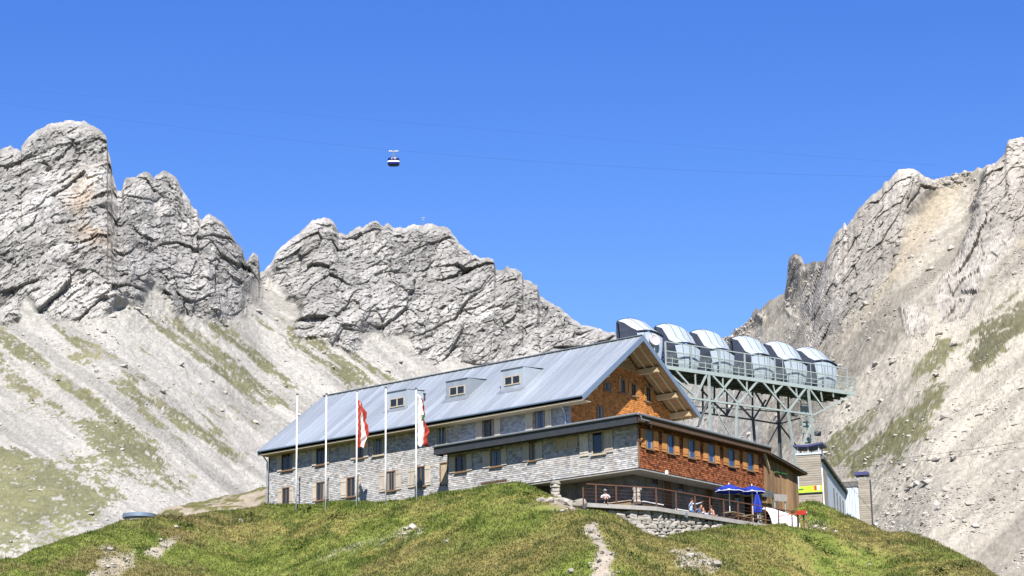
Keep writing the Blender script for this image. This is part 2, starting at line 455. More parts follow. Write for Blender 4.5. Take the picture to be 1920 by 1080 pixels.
# strata frames: left and middle dip to the left in the picture, right ones stand steeply
def frame(a):
    c, s = math.cos(a), math.sin(a)
    return lat * c + ver * s, -lat * s + ver * c
a1, b1 = frame(math.radians(42)); a2, b2 = frame(math.radians(58))
al = np.where(wl > .5, a2, a1); bl = np.where(wl > .5, b2, b1)
idx = np.where(rock_m > 0.01)[0]
SC = np.stack([al, dep, bl], 1)[idx]
Pi = Pf[idx]
disp = np.zeros(len(Pf)); tint = np.zeros(len(Pf)); crack = np.zeros(len(Pf))
warp = np.stack([fbm(Pi / 14, 3, 70), fbm(Pi / 14, 3, 71), fbm(Pi / 14, 3, 72)], 1) - .5
SCw = SC + warp * 3.5
d = (ridged(Pi / 55.0, 2, 1) - .5) * 12
d += (ridged(SCw / np.array([60, 40, 15.0]), 2, 9) - .5) * 5
v1, t1, c1 = facets(SCw / np.array([26, 20, 9.0]), 100)
v2, t2, c2 = facets(SCw / np.array([13, 9, 4.2]), 130)
v3, t3, c3 = facets(SCw / np.array([5.2, 3.5, 1.7]), 160)
v4, t4, c4 = facets(SCw / np.array([1.7, 1.6, .85]), 190)
rib = ridged(np.stack([lat[idx] / 15 + warp[:, 0] * .8, dep[idx] / 60, ver[idx] / 75], 1), 2, 83) - .5
d += rib * 4.5
d += (v1 - .5) * 1.5 + t1 * 7.0 + (v2 - .5) * .6 + t2 * 3.4 + (v3 - .5) * .4 + t3 * 1.9 + (v4 - .5) * .3 + t4 * 1.2 + (fbm(Pi / 1.1, 2, 33) - .5) * .8
d -= .6 * np.exp(-c1 * 40) + .25 * np.exp(-c2 * 30)
bed = SCw[:, 2] / 6.5 + (fbm(Pi / 30, 2, 77) - .5) * 2
mk = sstep(.0, .14, fbm(Pi / 40, 2, 79) - .5)
d += ((bed - np.floor(bed)) - .5) * (.2 + .9 * mk)
sc_r = np.where(wl[idx] > .5, .75, 1.0)
disp[idx] = d * rock_m[idx] * sc_r * .8
tint[idx] = (v1 - .5) * .18 + (v2 - .5) * .24 + (v3 - .5) * .24 + (v4 - .5) * .22
crack[idx] = np.exp(-c1 * 26) * .8 + np.exp(-c2 * 20) * .6 + np.exp(-c3 * 14) * .3
del SC, SCw, Pi
# loose slopes: small hummocks and rills that follow the fall line seen in the picture
scr = (1 - rock_m)
la, lb = frame(math.radians(-38)); ra, rb = frame(math.radians(40))
sa = np.where(QX < 1000, la, ra); sb = np.where(QX < 1000, lb, rb)
rill = ridged(np.stack([sa / 70, dep / 90, sb / 4.2], 1), 3, 200) - .5
disp += scr * (rill * 1.5 + (fbm(Pf / 30, 3, 210) - .5) * 7 + (fbm(Pf / 2.2, 3, 220) - .5) * 1.0 + (vnoise(Pf / .8, 225) - .5) * .35)
fade = (.05 + .95 * sstep(0, 20, QY - np.tile(yt, nr))) * sstep(-.5, .05, tpar)
fade = np.where(tpar >= 2, np.minimum(fade, .05), fade)
fade = np.where(tpar < 0, 0, fade)
disp *= fade
ray_h = Dd.reshape(-1, 2)
Pd = Pf.copy()
Pd[:, 0] -= ray_h[:, 0] * disp * .85; Pd[:, 1] -= ray_h[:, 1] * disp * .85; Pd[:, 2] += disp * np.where(tpar >= 1.9, .05, np.where(rock_m > .5, .12, .35))

# colours of the ground itself: limestone, scree, grass
c_rock = np.array([.38, .367, .347]); c_scree = np.array([.40, .385, .35]); c_grass = np.array([.125, .125, .05]); c_olive = np.array([.20, .185, .10]); c_ochre = np.array([.40, .345, .26])
col = np.empty((len(Pf), 3))
rk = c_rock[None] * (1 + tint + nzA * .5)[:, None]
rk *= (1 - np.clip(crack, 0, 1) * .25)[:, None]
warm = sstep(.15, .3, fbm(Pf / np.array([18, 18, 12.]), 3, 300) - .35) * sstep(110, 10, np.hypot((QX - 185) / .8, (QY - 400) / 1.1))
rk = rk * (1 + warm[:, None] * (np.array([1.22, 1.02, .82]) - 1))
palest = sstep(-.05, .25, nzA)
rk = rk * (1 + palest[:, None] * .14)
rk = rk * (1 + wl[:, None] * (np.array([1.03, .99, .93]) - 1))
stn0 = fbm(np.stack([sa / 50, dep / 80, sb / 2.6], 1), 4, 322) - .5
scree_c = c_scree[None] * (1 + (rill * .30 + nzA * .20 + nzB * .12))[:, None]
scree_c = np.where((wl > .5)[:, None], scree_c * np.array([1.12, 1.07, .98]), scree_c)
scree_c = scree_c * (1 - (.24 * sstep(-.02, .13, stn0 + nzB * .1)))[:, None]
graypatch = sstep(-.02, .2, fbm(np.stack([sa / 70, dep / 80, sb / 14], 1), 3, 310) - .5) * wl
scree_c = scree_c * (1 - .22 * graypatch)[:, None]
STREAK = [[(0, 690), (300, 700), (480, 800), (500, 860), (380, 860), (200, 800), (0, 740)], [(-100, 600), (220, 590), (470, 580), (560, 640), (700, 730), (480, 800), (420, 760), (300, 690), (0, 690), (-100, 700)], [(490, 540), (520, 580), (640, 640), (760, 720), (640, 730), (540, 650)]]
nzC = vnoise(Pf / 1.3, 801) * .5 + vnoise(Pf / .55, 802) * .5 - .5
stn = fbm(np.stack([sa / 45, dep / 80, sb / 3.6], 1), 4, 320) - .5
g = np.zeros(len(Pf))
for p in STREAK: g = np.maximum(g, sstep(-25, 25, inpoly(p) + nzA * 60) * .85 * sstep(-.03, .10, stn + nzB * .22 + nzA * .12))
for p, k in (([(-420, 830), (0, 850), (70, 862), (150, 885), (215, 938), (150, 978), (90, 988), (40, 1010), (-420, 1100)], 1), ([(155, 782), (225, 802), (290, 842), (312, 868), (255, 862), (190, 830)], 1),
             ([(150, 855), (260, 858), (360, 905), (345, 925), (240, 905)], .6), ([(-100, 690), (60, 690), (160, 780), (60, 760), (-100, 740)], .3), ([(0, 950), (150, 990), (120, 1060), (-100, 1100)], .5),
             ([(60, 515), (112, 520), (105, 565), (62, 560)], .7), ([(395, 605), (445, 615), (440, 645), (400, 640)], .8), ([(195, 520), (250, 530), (245, 560), (200, 555)], .6), ([(325, 470), (370, 480), (350, 520), (320, 500)], .35),
             ([(1555, 885), (1570, 840), (1640, 795), (1700, 765), (1735, 700), (1768, 655), (1778, 690), (1765, 745), (1715, 815), (1670, 855), (1600, 890)], .95), ([(1815, 672), (1835, 625), (1870, 580), (1960, 520), (1960, 580), (1895, 635), (1850, 680), (1828, 688)], 1.0),
             ([(1830, 480), (1885, 470), (1870, 540), (1810, 560)], .45), ([(1790, 880), (1920, 780), (1960, 800), (1800, 910)], .25), ([(1620, 900), (1700, 870), (1740, 880), (1640, 950)], .3)):
    sd = inpoly(p) + nzA * 34 + nzB * 30 + stn * 70 + nzC * 30
    g = np.maximum(g, k * sstep(-8, 8, sd) * (1 - (.55 if QX is None else .0)))
g *= np.where((QX > 1500) & (QX < 1800), sstep(-.40, -.06, nzB), 1)
dark = sstep(0, 1, sstep(-8, 6, inpoly([(1815, 672), (1835, 625), (1870, 580), (1960, 520), (1960, 580), (1895, 635), (1850, 680), (1828, 688)]) + nzB * 14))
och = np.zeros(len(Pf))
for p, k in (([(1700, 430), (1745, 345), (1800, 335), (1760, 420), (1720, 490), (1640, 590), (1580, 660), (1560, 650), (1630, 570)], .8), ([(1900, 300), (1960, 300), (1960, 450), (1890, 470)], .5), ([(1370, 620), (1420, 595), (1440, 600), (1380, 650)], .6)):
    och = np.maximum(och, k * sstep(-14, 14, inpoly(p) + nzA * 40 + nzB * 20))
gs = c_grass[None] * (1 - .35 * dark)[:, None] * (1 + nzB * .8)[:, None] * (1 + sstep(640, 1000, QY) * (QX < 700) * .25)[:, None]
gs = gs + (c_olive - c_grass)[None] * (sstep(.05, -.2, nzA) * (QY < 840))[:, None]
col = rk * rock_m[:, None] + scree_c * (1 - rock_m)[:, None]
g = g * sstep(-.34, .02, nzC + (g - .75) * .35)
gm = (.84 * sstep(.28, .66, np.clip(g * (1 - .85 * rock_m), 0, 1) + nzC * .55 + nzB * .3))[:, None]
gm *= (g > .02)[:, None]
om = np.clip(och * (1 - .85 * rock_m), 0, 1)[:, None]
col = col * (1 - om) + c_ochre * (1 + nzB * .5)[:, None] * om
col = col * (1 - gm) + gs * gm
spk = rng.normal(0, 1, len(Pf))
col *= (1 + spk * np.where(rock_m > .5, .08, .07) + nzC * .22)[:, None]
col = np.clip(col, .02, .72)
ii = np.arange(nr * nc).reshape(nr, nc)
Fc = np.stack([ii[:-1, :-1], ii[:-1, 1:], ii[1:, 1:], ii[1:, :-1]], -1).reshape(-1, 4)
me = rawmesh('mountain', Pd, Fc, col)
mo = obj('mountain', me, 'rock')
tag(mo, 'grey limestone mountain ridge with pale scree slopes behind the hut', None, None, 'structure')
print('mountain verts', len(Pd))

# rubble on the loose slopes
def blob_meshes(n, sub=1, seed=3, squash=(1, 1, .7)):
    import bmesh
    out = []
    rr = random.Random(seed)
    for k in range(n):
        bm = bmesh.new()
        bmesh.ops.create_icosphere(bm, subdivisions=sub, radius=1)
        for v in bm.verts:
            f = 1 + rr.uniform(-.28, .22)
            v.co = Vector((v.co.x * squash[0], v.co.y * squash[1], v.co.z * squash[2])) * f
        # cut a few flat faces so that it reads as broken rock
        for _ in range(9):
            nrm = Vector((rr.gauss(0, 1), rr.gauss(0, 1), rr.gauss(0, .8))).normalized()
            dd = rr.uniform(.42, .68)
            for v in bm.verts:
                e = v.co.dot(nrm) - dd
                if e > 0: v.co -= nrm * e
        V = np.array([v.co[:] for v in bm.verts]); Fx = np.array([[v.index for v in f.verts] for f in bm.faces])
        bm.free(); out.append((V, Fx))
    return out
BL = blob_meshes(8, 1)
vis = np.where((tpar > .0) & (tpar < 1.95) & (rock_m < .4) & (QX > -80) & (QX < 2000))[0]
weight = np.where(QX[vis] > 1480, 1.0, .8) * (1 + 2.5 * sstep(800, 980, QY[vis]) * (QX[vis] > 1600)) * sstep(-.12, .16, fbm(Pf[vis] / 9.0, 2, 400) - .5)
pick = rng.choice(vis, 9000, replace=False, p=weight / weight.sum())
Vs, Fs, o = [], [], 0
sz = np.minimum(.16 + rng.pareto(2.6, len(pick)) * .17, 1.15)
for k, i in enumerate(pick):
    V, Fx = BL[k % 8]
    a = rng.uniform(0, 6.28); c, s_ = math.cos(a), math.sin(a)
    r_ = np.array([[c, -s_, 0], [s_, c, 0], [0, 0, 1]])
    Vs.append((V * np.array([rng.uniform(.9, 1.8), 1, rng.uniform(.6, 1)])) @ r_.T * sz[k] + Pd[i] + np.array([0, 0, .1 * sz[k]]))
    Fs.append(Fx + o); o += len(V)
bo = obj('scree_boulders', rawmesh('scree_boulders', np.concatenate(Vs), np.concatenate(Fs)), 'boulder')
tag(bo, 'pale limestone rubble strewn over the scree slopes', 'rubble', None, 'stuff')

# valley floor sheet that reaches past everything
t_ = np.linspace(0, 2 * math.pi, 97)[:-1]
rad = [0.01, 20, 45, 70, 110, 200, 500, 1500, 6000]
Vv = np.array([[CAM[0] + r * math.cos(a), CAM[1] + r * math.sin(a), CAM[2] - 1.7 - (0 if r < 70 else min(6, (r - 70) * .03))] for r in rad for a in t_])
Fv = []
for k in range(len(rad) - 1):
    for j in range(96):
        Fv.append((k * 96 + j, k * 96 + (j + 1) % 96, (k + 1) * 96 + (j + 1) % 96, (k + 1) * 96 + j))
tag(obj('valley_ground', rawmesh('valley_ground', Vv, np.array(Fv)), 'valley'), 'grassy valley floor below the hut', None, None, 'structure')

# ================================================================== HILL
DECK_Z = -2.88
EP = [np.array(p, float) for p in ((-5.8, -.4, DECK_Z), (-1.7, -2.4, DECK_Z), (12.4, -3.1, DECK_Z))]
def on_edge(x, y, off=0.0):
    """point above the terrace edge line that a pixel shows (off: metres behind the edge)"""
    best = None
    for a, b in ((EP[0], EP[1]), (EP[1], EP[2])):
        t = (b - a) / np.linalg.norm(b - a); n = np.array([-t[1], t[0], 0])
        p = onplane(x, y, a + n * off, n)
        s = (p - a) @ t / np.linalg.norm(b - a)
        if (best is None) or (s > 0 and b is EP[2]): best = p
    return best
ctl = []
def cp(p): ctl.append(np.array(p, float))
CR = [(-700, 1300, 112, 1), (-300, 1145, 122, 1), (0, 1051, 130, 1), (120, 1012, 134, 1), (230, 976, 138, 1), (300, 968, 141, 1), (400, 958, 145.5, 1), (505, 950, onp(505, 950, 0, -.6), 0), (612, 942, onp(612, 942, 0, -.6), 0), (724, 938, onp(724, 938, 0, -.6), 0), (781, 932, onp(781, 932, 0, -.6), 0), (841, 927, onp(841, 927, 0, -.6), 0), (905, 914, onp(905, 914, 0, -.6), 0), (950, 909, onp(950, 909, 0, -.6), 0), (1000, 917, onp(1000, 917, 0, -.8), 0), (1050, 934, onp(1050, 934, 0, -2.0), 0),
      (1100, 955, on_edge(1100, 955), 2), (1150, 965, on_edge(1150, 965), 2), (1195, 992, on_edge(1195, 992), 2), (1235, 1013, on_edge(1235, 1013), 2), (1265, 1000, on_edge(1265, 1000), 2), (1330, 988, on_edge(1330, 988), 2), (1400, 985, on_edge(1400, 985), 2), (1460, 989, on_edge(1460, 989), 2), (1505, 993, on_edge(1505, 993), 2),
      (1560, 990, 139, 3), (1625, 984, 142, 1), (1700, 1000, 139, 1), (1760, 1020, 137, 1), (1830, 1052, 134, 1), (1900, 1096, 131, 1), (2100, 1215, 126, 1), (2600, 1420, 115, 1)]
for x, y, D, k in CR:
    p = D if isinstance(D, np.ndarray) else atd(x, y, D)
    dd_, _ = tanel([x], [y]); hd = np.array([dd_[0][0], dd_[0][1], 0])
    cp(p)
    sl_ = .42 if k != 2 else .36
    for dr, f in ((4, .8), (9, 1.0), (16, 1.06), (26, 1.08), (40, .95)):
        cp((p - hd * dr) * np.array([1, 1, 0]) + np.array([0, 0, max(p[2] - dr * sl_ * f, -23.5)]))
    if k == 1:
        for dr, dh in ((5, -.9), (12, -3.6), (28, -10)): cp(p + hd * dr + np.array([0, 0, dh]))
    elif k == 0:
        for dr, dh in ((4, .05), (14, .1), (35, -3)): cp(p + hd * dr + np.array([0, 0, dh]))
    elif k == 2:
        cp(p + hd * 2.5 + np.array([0, 0, .15])); cp(p + hd * 14 + np.array([0, 0, .6 - (p[2] + 4)]))
for x, y, D in ((1512, 962, 142), (1500, 948, 147), (1522, 966, 149), (1545, 986, 149.5), (1600, 992, 151), (1625, 992, 153), (1430, 930, 158), (1480, 935, 158), (1540, 945, 160)): cp(atd(x, y, D))
for x in range(-700, 2601, 220):
    for D, z in ((172, -7), (190, -14)): q = atd(x, 980, D); cp((q[0], q[1], z))
ctl = np.array(ctl)
def tps(a, b):
    d2 = ((a[:, None, :] - b[None, :, :]) ** 2).sum(-1) / 400.0
    return d2 * np.log(d2 + 1e-9) * .5
A = tps(ctl[:, :2], ctl[:, :2]); n = len(ctl)
A += np.eye(n) * 0.004
Q = np.c_[np.ones(n), ctl[:, :2] / 20.0]
sol = np.linalg.solve(np.block([[A, Q], [Q.T, np.zeros((3, 3))]]), np.r_[ctl[:, 2], 0, 0, 0])
def hill_z(xy):
    out = np.empty(len(xy))
    for k in range(0, len(xy), 40000):
        b = xy[k:k + 40000]
        out[k:k + 40000] = tps(b, ctl[:, :2]) @ sol[:n] + np.c_[np.ones(len(b)), b / 20.0] @ sol[n:]
    P3 = np.c_[xy, out]
    nz = (fbm(P3 / 3.0, 3, 500) - .5) * .5 + (fbm(P3 / .7, 2, 510) - .5) * .16
    return out + nz * np.clip((out + 24) / 3, 0, 1)
hx = np.concatenate([np.linspace(-700, -100, 60, endpoint=False), np.arange(-100, 2020, 3.4), np.linspace(2020, 2600, 60)])
hr = np.concatenate([np.linspace(72, 104, 24, endpoint=False), np.linspace(104, 152, 190, endpoint=False), np.linspace(152, 190, 24)])
hd_, _ = tanel(hx, np.full(len(hx), 980.0))
HX = CAM[0] + hd_[None, :, 0] * hr[:, None]; HY = CAM[1] + hd_[None, :, 1] * hr[:, None]
hxy = np.stack([HX.ravel(), HY.ravel()], 1)
hz = hill_z(hxy)
HP = np.c_[hxy, hz]
hqx, hqy = project(HP)
# ---- colours of the turf
def turf_color(P3, qx, qy):
    n1 = fbm(P3 / 4.0, 4, 600) - .5; n2 = fbm(P3 / 1.1, 3, 610) - .5; n3 = fbm(P3 / 9.0, 3, 620) - .5
    g1 = np.array([.19, .23, .052]); g2 = np.array([.285, .265, .082]); g3 = np.array([.10, .155, .028]); br = np.array([.22, .17, .085])
    c = g1[None] + (g2 - g1)[None] * sstep(-.12, .16, n1 + n3 * .5)[:, None]
    c = c + (g3 - c) * (sstep(.02, .2, n2 + n1 * .4) * .75)[:, None]
    heath = np.maximum(sstep(560, 330, qx + (qy - 1000) * .9), .75 * sstep(1650, 1850, qx)) * sstep(-.16, .1, n1 - n2 * .3)
    heath = np.maximum(heath, .5 * sstep(-.02, .16, n3 + n1 * .3))
    c = c + (br - c) * (heath * .6)[:, None]
    return c, n1, n2
tc_, n1_, n2_ = turf_color(HP, hqx, hqy)
earth = np.zeros(len(HP))
def patch(poly, k=1.0, soft=6, a=24, b=26):
    global earth
    sd = inpoly(poly, qx=hqx, qy=hqy) + n1_ * a + n2_ * b
    earth = np.maximum(earth, k * sstep(-soft, soft, sd))
patch([(1098, 990), (1112, 985), (1135, 1015), (1150, 1040), (1145, 1075), (1155, 1110), (1090, 1110), (1110, 1070), (1118, 1030)], 1)
patch([(1010, 938), (1045, 925), (1110, 945), (1090, 955), (1040, 952)], .9)
patch([(1262, 1035), (1300, 1030), (1345, 1055), (1340, 1072), (1300, 1066), (1270, 1055)], .8)
patch([(270, 1040), (300, 1015), (335, 1005), (330, 1025), (295, 1050)], .9)
patch([(185, 1055), (250, 1030), (255, 1050), (210, 1100), (160, 1100)], .75)
patch([(185, 1030), (215, 1022), (205, 1040)], .8)
patch([(700, 1000), (752, 990), (795, 985), (790, 1000), (730, 1010), (600, 1050)], .5, 5)
patch([(1500, 975), (1560, 985), (1560, 998), (1510, 990)], .6)
ec = np.array([.40, .35, .28])
hcol = tc_ * 1.05 * (1 - earth[:, None]) + ec * (1 + n2_[:, None] * .8) * earth[:, None]
ii = np.arange(len(hr) * len(hx)).reshape(len(hr), len(hx))
Fh = np.stack([ii[:-1, :-1], ii[:-1, 1:], ii[1:, 1:], ii[1:, :-1]], -1).reshape(-1, 4)
ho = obj('hill', rawmesh('hill', HP, Fh, np.clip(hcol, .01, .7), True), 'hill')
tag(ho, 'grassy knoll that carries the hut and terrace', None, None, 'structure')

def under_building(x, y):
    return ((x > 1.2) & (y > 1.2) & (x < 13.8) & (y < 33.8)) | ((x > .2) & (y > .2) & (y < 15) & (x < 2))
# ---- grass tufts
N = 150000
gq = rng.uniform(-60, 1980, N); gr = rng.uniform(0, 1, N)
# depth range seen in each column: from just behind the crest to the lower edge of the picture
crx = np.array([c[0] for c in CR], float)
crD = np.array([math.hypot(*( (c[2] if isinstance(c[2], np.ndarray) else atd(c[0], c[1], c[2]))[:2] - CAM[:2])) for c in CR])
gd, _ = tanel(gq, np.full(N, 980.0))
gD = np.interp(gq, crx, crD) + 3.5 - gr * 21.0
mk_ = (gq > 1470) & (gq < 1660) & (rng.random(N) < .6); gD[mk_] = rng.uniform(136, 156, mk_.sum())
gxy = CAM[:2] + gd * gD[:, None]
gz = hill_z(gxy); G = np.c_[gxy, gz]
gqx, gqy = project(G)
gc, gn1, gn2 = turf_color(G, gqx, gqy)
ge = np.zeros(N)
_s = (n1_, n2_, hqx, hqy, earth)
n1_, n2_, hqx, hqy, earth = gn1, gn2, gqx, gqy, ge
patch([(1098, 990), (1112, 985), (1135, 1015), (1150, 1040), (1145, 1075), (1155, 1110), (1090, 1110), (1110, 1070), (1118, 1030)], 1)
patch([(1010, 938), (1045, 925), (1110, 945), (1090, 955), (1040, 952)], .9)
patch([(1262, 1035), (1300, 1030), (1345, 1055), (1340, 1072), (1300, 1066), (1270, 1055)], .7)
patch([(270, 1040), (300, 1015), (335, 1005), (330, 1025), (295, 1050)], .9)
patch([(185, 1055), (250, 1030), (255, 1050), (210, 1100), (160, 1100)], .7)
patch([(700, 1000), (752, 990), (795, 985), (790, 1000), (730, 1010), (600, 1050)], .5, 5)
ge = earth
n1_, n2_, hqx, hqy, earth = _s
keep = (rng.uniform(0, 1, N) > ge * 1.1) & ~under_building(gxy[:, 0], gxy[:, 1]) & (gqy < 1120)
tdeck = ((gxy[:, 0] > -5.5) & (gxy[:, 0] < 13) & (gxy[:, 1] < 4) & (gxy[:, 1] > np.interp(gxy[:, 0], [-5.8, -1.7, 12.4], [-.4, -2.4, -3.1]) + .1))
keep &= ~tdeck
G, gc, gn1, gn2 = G[keep], gc[keep], gn1[keep], gn2[keep]
n_t = len(G); NB = 4
hgt = (.05 + .10 * rng.random(n_t) ** 2) * (1 + .9 * sstep(.0, .25, gn2))
ang = rng.uniform(0, 2 * math.pi, (n_t, NB)); lean = rng.uniform(.15, .75, (n_t, NB)); wid = rng.uniform(.02, .05, (n_t, NB))
off = rng.normal(0, .09, (n_t, NB, 2))
base = np.repeat(G[:, None, :], NB, 1); base[..., :2] += off; base[..., 2] -= .02
h_ = hgt[:, None] * rng.uniform(.6, 1.3, (n_t, NB))
ca, sa_ = np.cos(ang), np.sin(ang)
tip = base + np.stack([ca * lean * h_, sa_ * lean * h_, h_], -1)
side = np.stack([-sa_ * wid, ca * wid, 0 * wid], -1)
tri = np.stack([base - side, base + side, tip], 2).reshape(-1, 3)
gcol = gc * 1.2 * rng.uniform(.75, 1.3, (n_t, 1)) * np.array([1, 1, 1]) + rng.normal(0, .008, (n_t, 3))
dry = rng.random(n_t) < .09
gcol[dry] = np.array([.30, .265, .11]) * rng.uniform(.7, 1.2, (dry.sum(), 1))
tcol = np.repeat(np.clip(gcol, .012, .5), NB * 3, 0)
go = obj('grass', rawmesh('grass', tri, np.arange(len(tri)).reshape(-1, 3), tcol), 'grass')
tag(go, 'rough alpine grass and herbs on the knoll', 'grass', None, 'stuff')

# leafy dock plants and little white flowers among the grass
def herb_leaves(spots, n_leaf, size, colour, spread_):
    Vv, Cc = [], []
    for (x, y), cnt in spots:
        dcol, D = None, float(np.interp(x, crx, crD))
        # walk along the ray to the hill
        best = None
        for Dk in np.linspace(D - 22, D + 3, 120):
            q = atd(x, y, Dk); z = hill_z(q[None, :2])[0]
            if q[2] <= z: best = np.array([q[0], q[1], z]); break
        if best is None: continue
        for _ in range(cnt):
            c = best + np.array([rng.normal(0, spread_), rng.normal(0, spread_), 0]); c[2] = hill_z(c[None, :2])[0] + rng.uniform(.02, .25)
            a = rng.uniform(0, 6.28); t = np.array([math.cos(a), math.sin(a), rng.uniform(-.2, .6)]); s_ = np.array([-math.sin(a), math.cos(a), 0])
            L = size * rng.uniform(.6, 1.3)
            Vv += [c, c + t * L * .5 + s_ * L * .28, c + t * L, c + t * L * .5 - s_ * L * .28]
            k = rng.uniform(.6, 1.4); Cc += [np.array(colour) * k] * 4
    return np.array(Vv), np.array(Cc)
HV, HC = herb_leaves([((580, 955), 70), ((630, 972), 60), ((470, 970), 40), ((355, 990), 60), ((340, 975), 30), ((1520, 1020), 50), ((1548, 1035), 60), ((1200, 1060), 40), ((860, 1000), 30), ((560, 1028), 40), ((1800, 1065), 60), ((1760, 1075), 60), ((990, 930), 40)], 40, .22, (.055, .12, .018), .35)
ho2 = obj('dock_leaves', rawmesh('dock_leaves', HV, np.arange(len(HV)).reshape(-1, 4), HC), 'flower')
tag(ho2, 'broad green leaves of herbs among the grass', 'leaves', None, 'stuff')
HV, HC = herb_leaves([((1000, 953), 60), ((1010, 957), 50), ((480, 990), 24), ((1035, 1012), 30), ((1060, 1005), 20), ((330, 985), 12), ((820, 1018), 8)], 20, .07, (.62, .62, .50), .35)
HV[:, 2] += .12
tag(obj('white_flowers', rawmesh('white_flowers', HV, np.arange(len(HV)).reshape(-1, 4), HC), 'flower'), 'small white flowers among the grass', 'flowers', None, 'stuff')

# loose gravel on the bare patches of the knoll
bare = np.where((earth > .45) & (hqx > -20) & (hqx < 1950) & (hqy < 1130) & ~under_building(HP[:, 0], HP[:, 1]))[0]
gp = rng.choice(bare, min(1800, len(bare)), replace=False)
Vs, Fs, o = [], [], 0
for k, i in enumerate(gp):
    V, Fx = BL[k % 8]; s_ = min(.035 + rng.pareto(2.5) * .035, .2); a = rng.uniform(0, 6.28); c_, n_ = math.cos(a), math.sin(a)
    Vs.append((V * np.array([1.4, 1, .7])) @ np.array([[c_, -n_, 0], [n_, c_, 0], [0, 0, 1]]).T * s_ + HP[i] + np.array([rng.normal(0, .12), rng.normal(0, .12), s_ * .25])); Fs.append(Fx + o); o += len(V)
tag(obj('gravel', rawmesh('gravel', np.concatenate(Vs), np.concatenate(Fs)), 'boulder'), 'pale gravel and stones on the bare patches of the knoll', 'gravel', None, 'stuff')

# rocks lying in the turf, each its own thing
def on_hill(x, y):
    D = float(np.interp(x, crx, crD))
    for Dk in np.linspace(D - 26, D + 4, 300):
        q = atd(x, y, Dk); z = hill_z(q[None, :2])[0]
        if q[2] <= z: return np.array([q[0], q[1], z])
    return atd(x, y, D)
BR = blob_meshes(10, 2, 21)
rock_me = []
for V, Fx in BR:
    m_ = rawmesh('rock', V, Fx); m_.materials.append(MATS['stone']); rock_me.append(m_)
ROCKS = [(1090, 948, .55, 'large pale rock at the left end of the terrace edge'), (1062, 947, .62, 'broad pale rock slab below the stone pillar'), (1032, 941, .40, 'rock leaning at the foot of the stone pillar'), (1012, 940, .28, 'small rock left of the stone pillar foot'), (1108, 998, .30, 'rock at the top of the dirt path below the terrace'), (1118, 1012, .24, 'small rock on the dirt path below the terrace'), (1342, 1062, .42, 'grey boulder in dry grass below the terrace'), (1290, 1045, .30, 'dark rock in bare earth below the terrace'), (775, 990, .34, 'upright grey slab in the turf below the last flagpole'), (762, 993, .22, 'small grey slab left of the upright slab in the turf'), (838, 1018, .22, 'lone small rock in the mid slope turf'), (452, 977, .20, 'lone white rock on the turf left of the hut'), (330, 990, .20, 'white rock on the turf below the round tank'), (290, 1035, .26, 'white rock in the gravel patch on the left slope'), (308, 1026, .28, 'white rock on top of the left gravel patch'), (205, 1032, .24, 'rock low on the left slope of the knoll'), (1070, 1074, .30, 'rock at the lower edge left of the dirt path'), (1630, 1060, .16, 'tiny rock on the right flank of the knoll'), (1530, 990, .25, 'flat rock in the turf right of the terrace'), (1546, 993, .20, 'small flat rock farther right of the terrace')]
for k, (x, y, s_, lb) in enumerate(ROCKS):
    o = bpy.data.objects.new('rock', rock_me[k % 10]); COL.objects.link(o)
    p = on_hill(x, y)
    o.location = (p[0], p[1], p[2] + s_ * .2); o.rotation_euler = (random.uniform(-.3, .3), random.uniform(-.3, .3), random.uniform(0, 6)); o.scale = (s_ * 1.25, s_, s_ * .85)
    tag(o, lb, 'rock', 'rocks lying in the turf')

# pale earth mound behind the knoll on the left, and round tank
mx = np.arange(262, 640, 2.0)
top = np.interp(mx, [270, 295, 330, 360, 400, 440, 470, 500, 545], [985, 962, 947, 940, 934, 931, 926, 914, 912])
mD = 166.0
md, mt = tanel(mx, top)
MV = []
pd_ = np.concatenate([np.linspace(-14, -7, 8, endpoint=False), np.linspace(-7, 0, 33), [2, 8, 20]])
prof = [(a_, float(np.interp(a_, [-14, -11, -8, -6, -4.5, -3, -2, -1, 0, 2, 8, 20], [-7.5, -5.2, -3.2, -2.2, -1.5, -.85, -.45, -.15, 0, -.3, -3, -12]))) for a_ in pd_]
for dr, dh in prof:
    rr_ = mD + dr
    MV.append(np.c_[CAM[0] + md[:, 0] * rr_, CAM[1] + md[:, 1] * rr_, CAM[2] + mt * mD + dh])
MV = np.concatenate(MV); MV[:, 2] += (fbm(MV / 1.6, 3, 700) - .5) * .8
mm_ = sstep(.0, .10, fbm(MV / np.array([.9, .9, .45]), 3, 720) - .5 + np.repeat(np.interp(pd_, [-2.2, -.6, 0], [0, .1, .2]), len(mx)))
mc = np.array([.36, .31, .24]) * (1 - mm_[:, None]) + np.array([.15, .145, .06]) * mm_[:, None]
ii = np.arange(len(MV)).reshape(len(prof), len(mx))
tag(obj('earth_mound', rawmesh('earth_mound', MV, np.stack([ii[:-1, :-1], ii[:-1, 1:], ii[1:, 1:], ii[1:, :-1]], -1).reshape(-1, 4), mc, True), 'hill'), 'pale earth mound with tufts behind the knoll', None, None, 'structure')

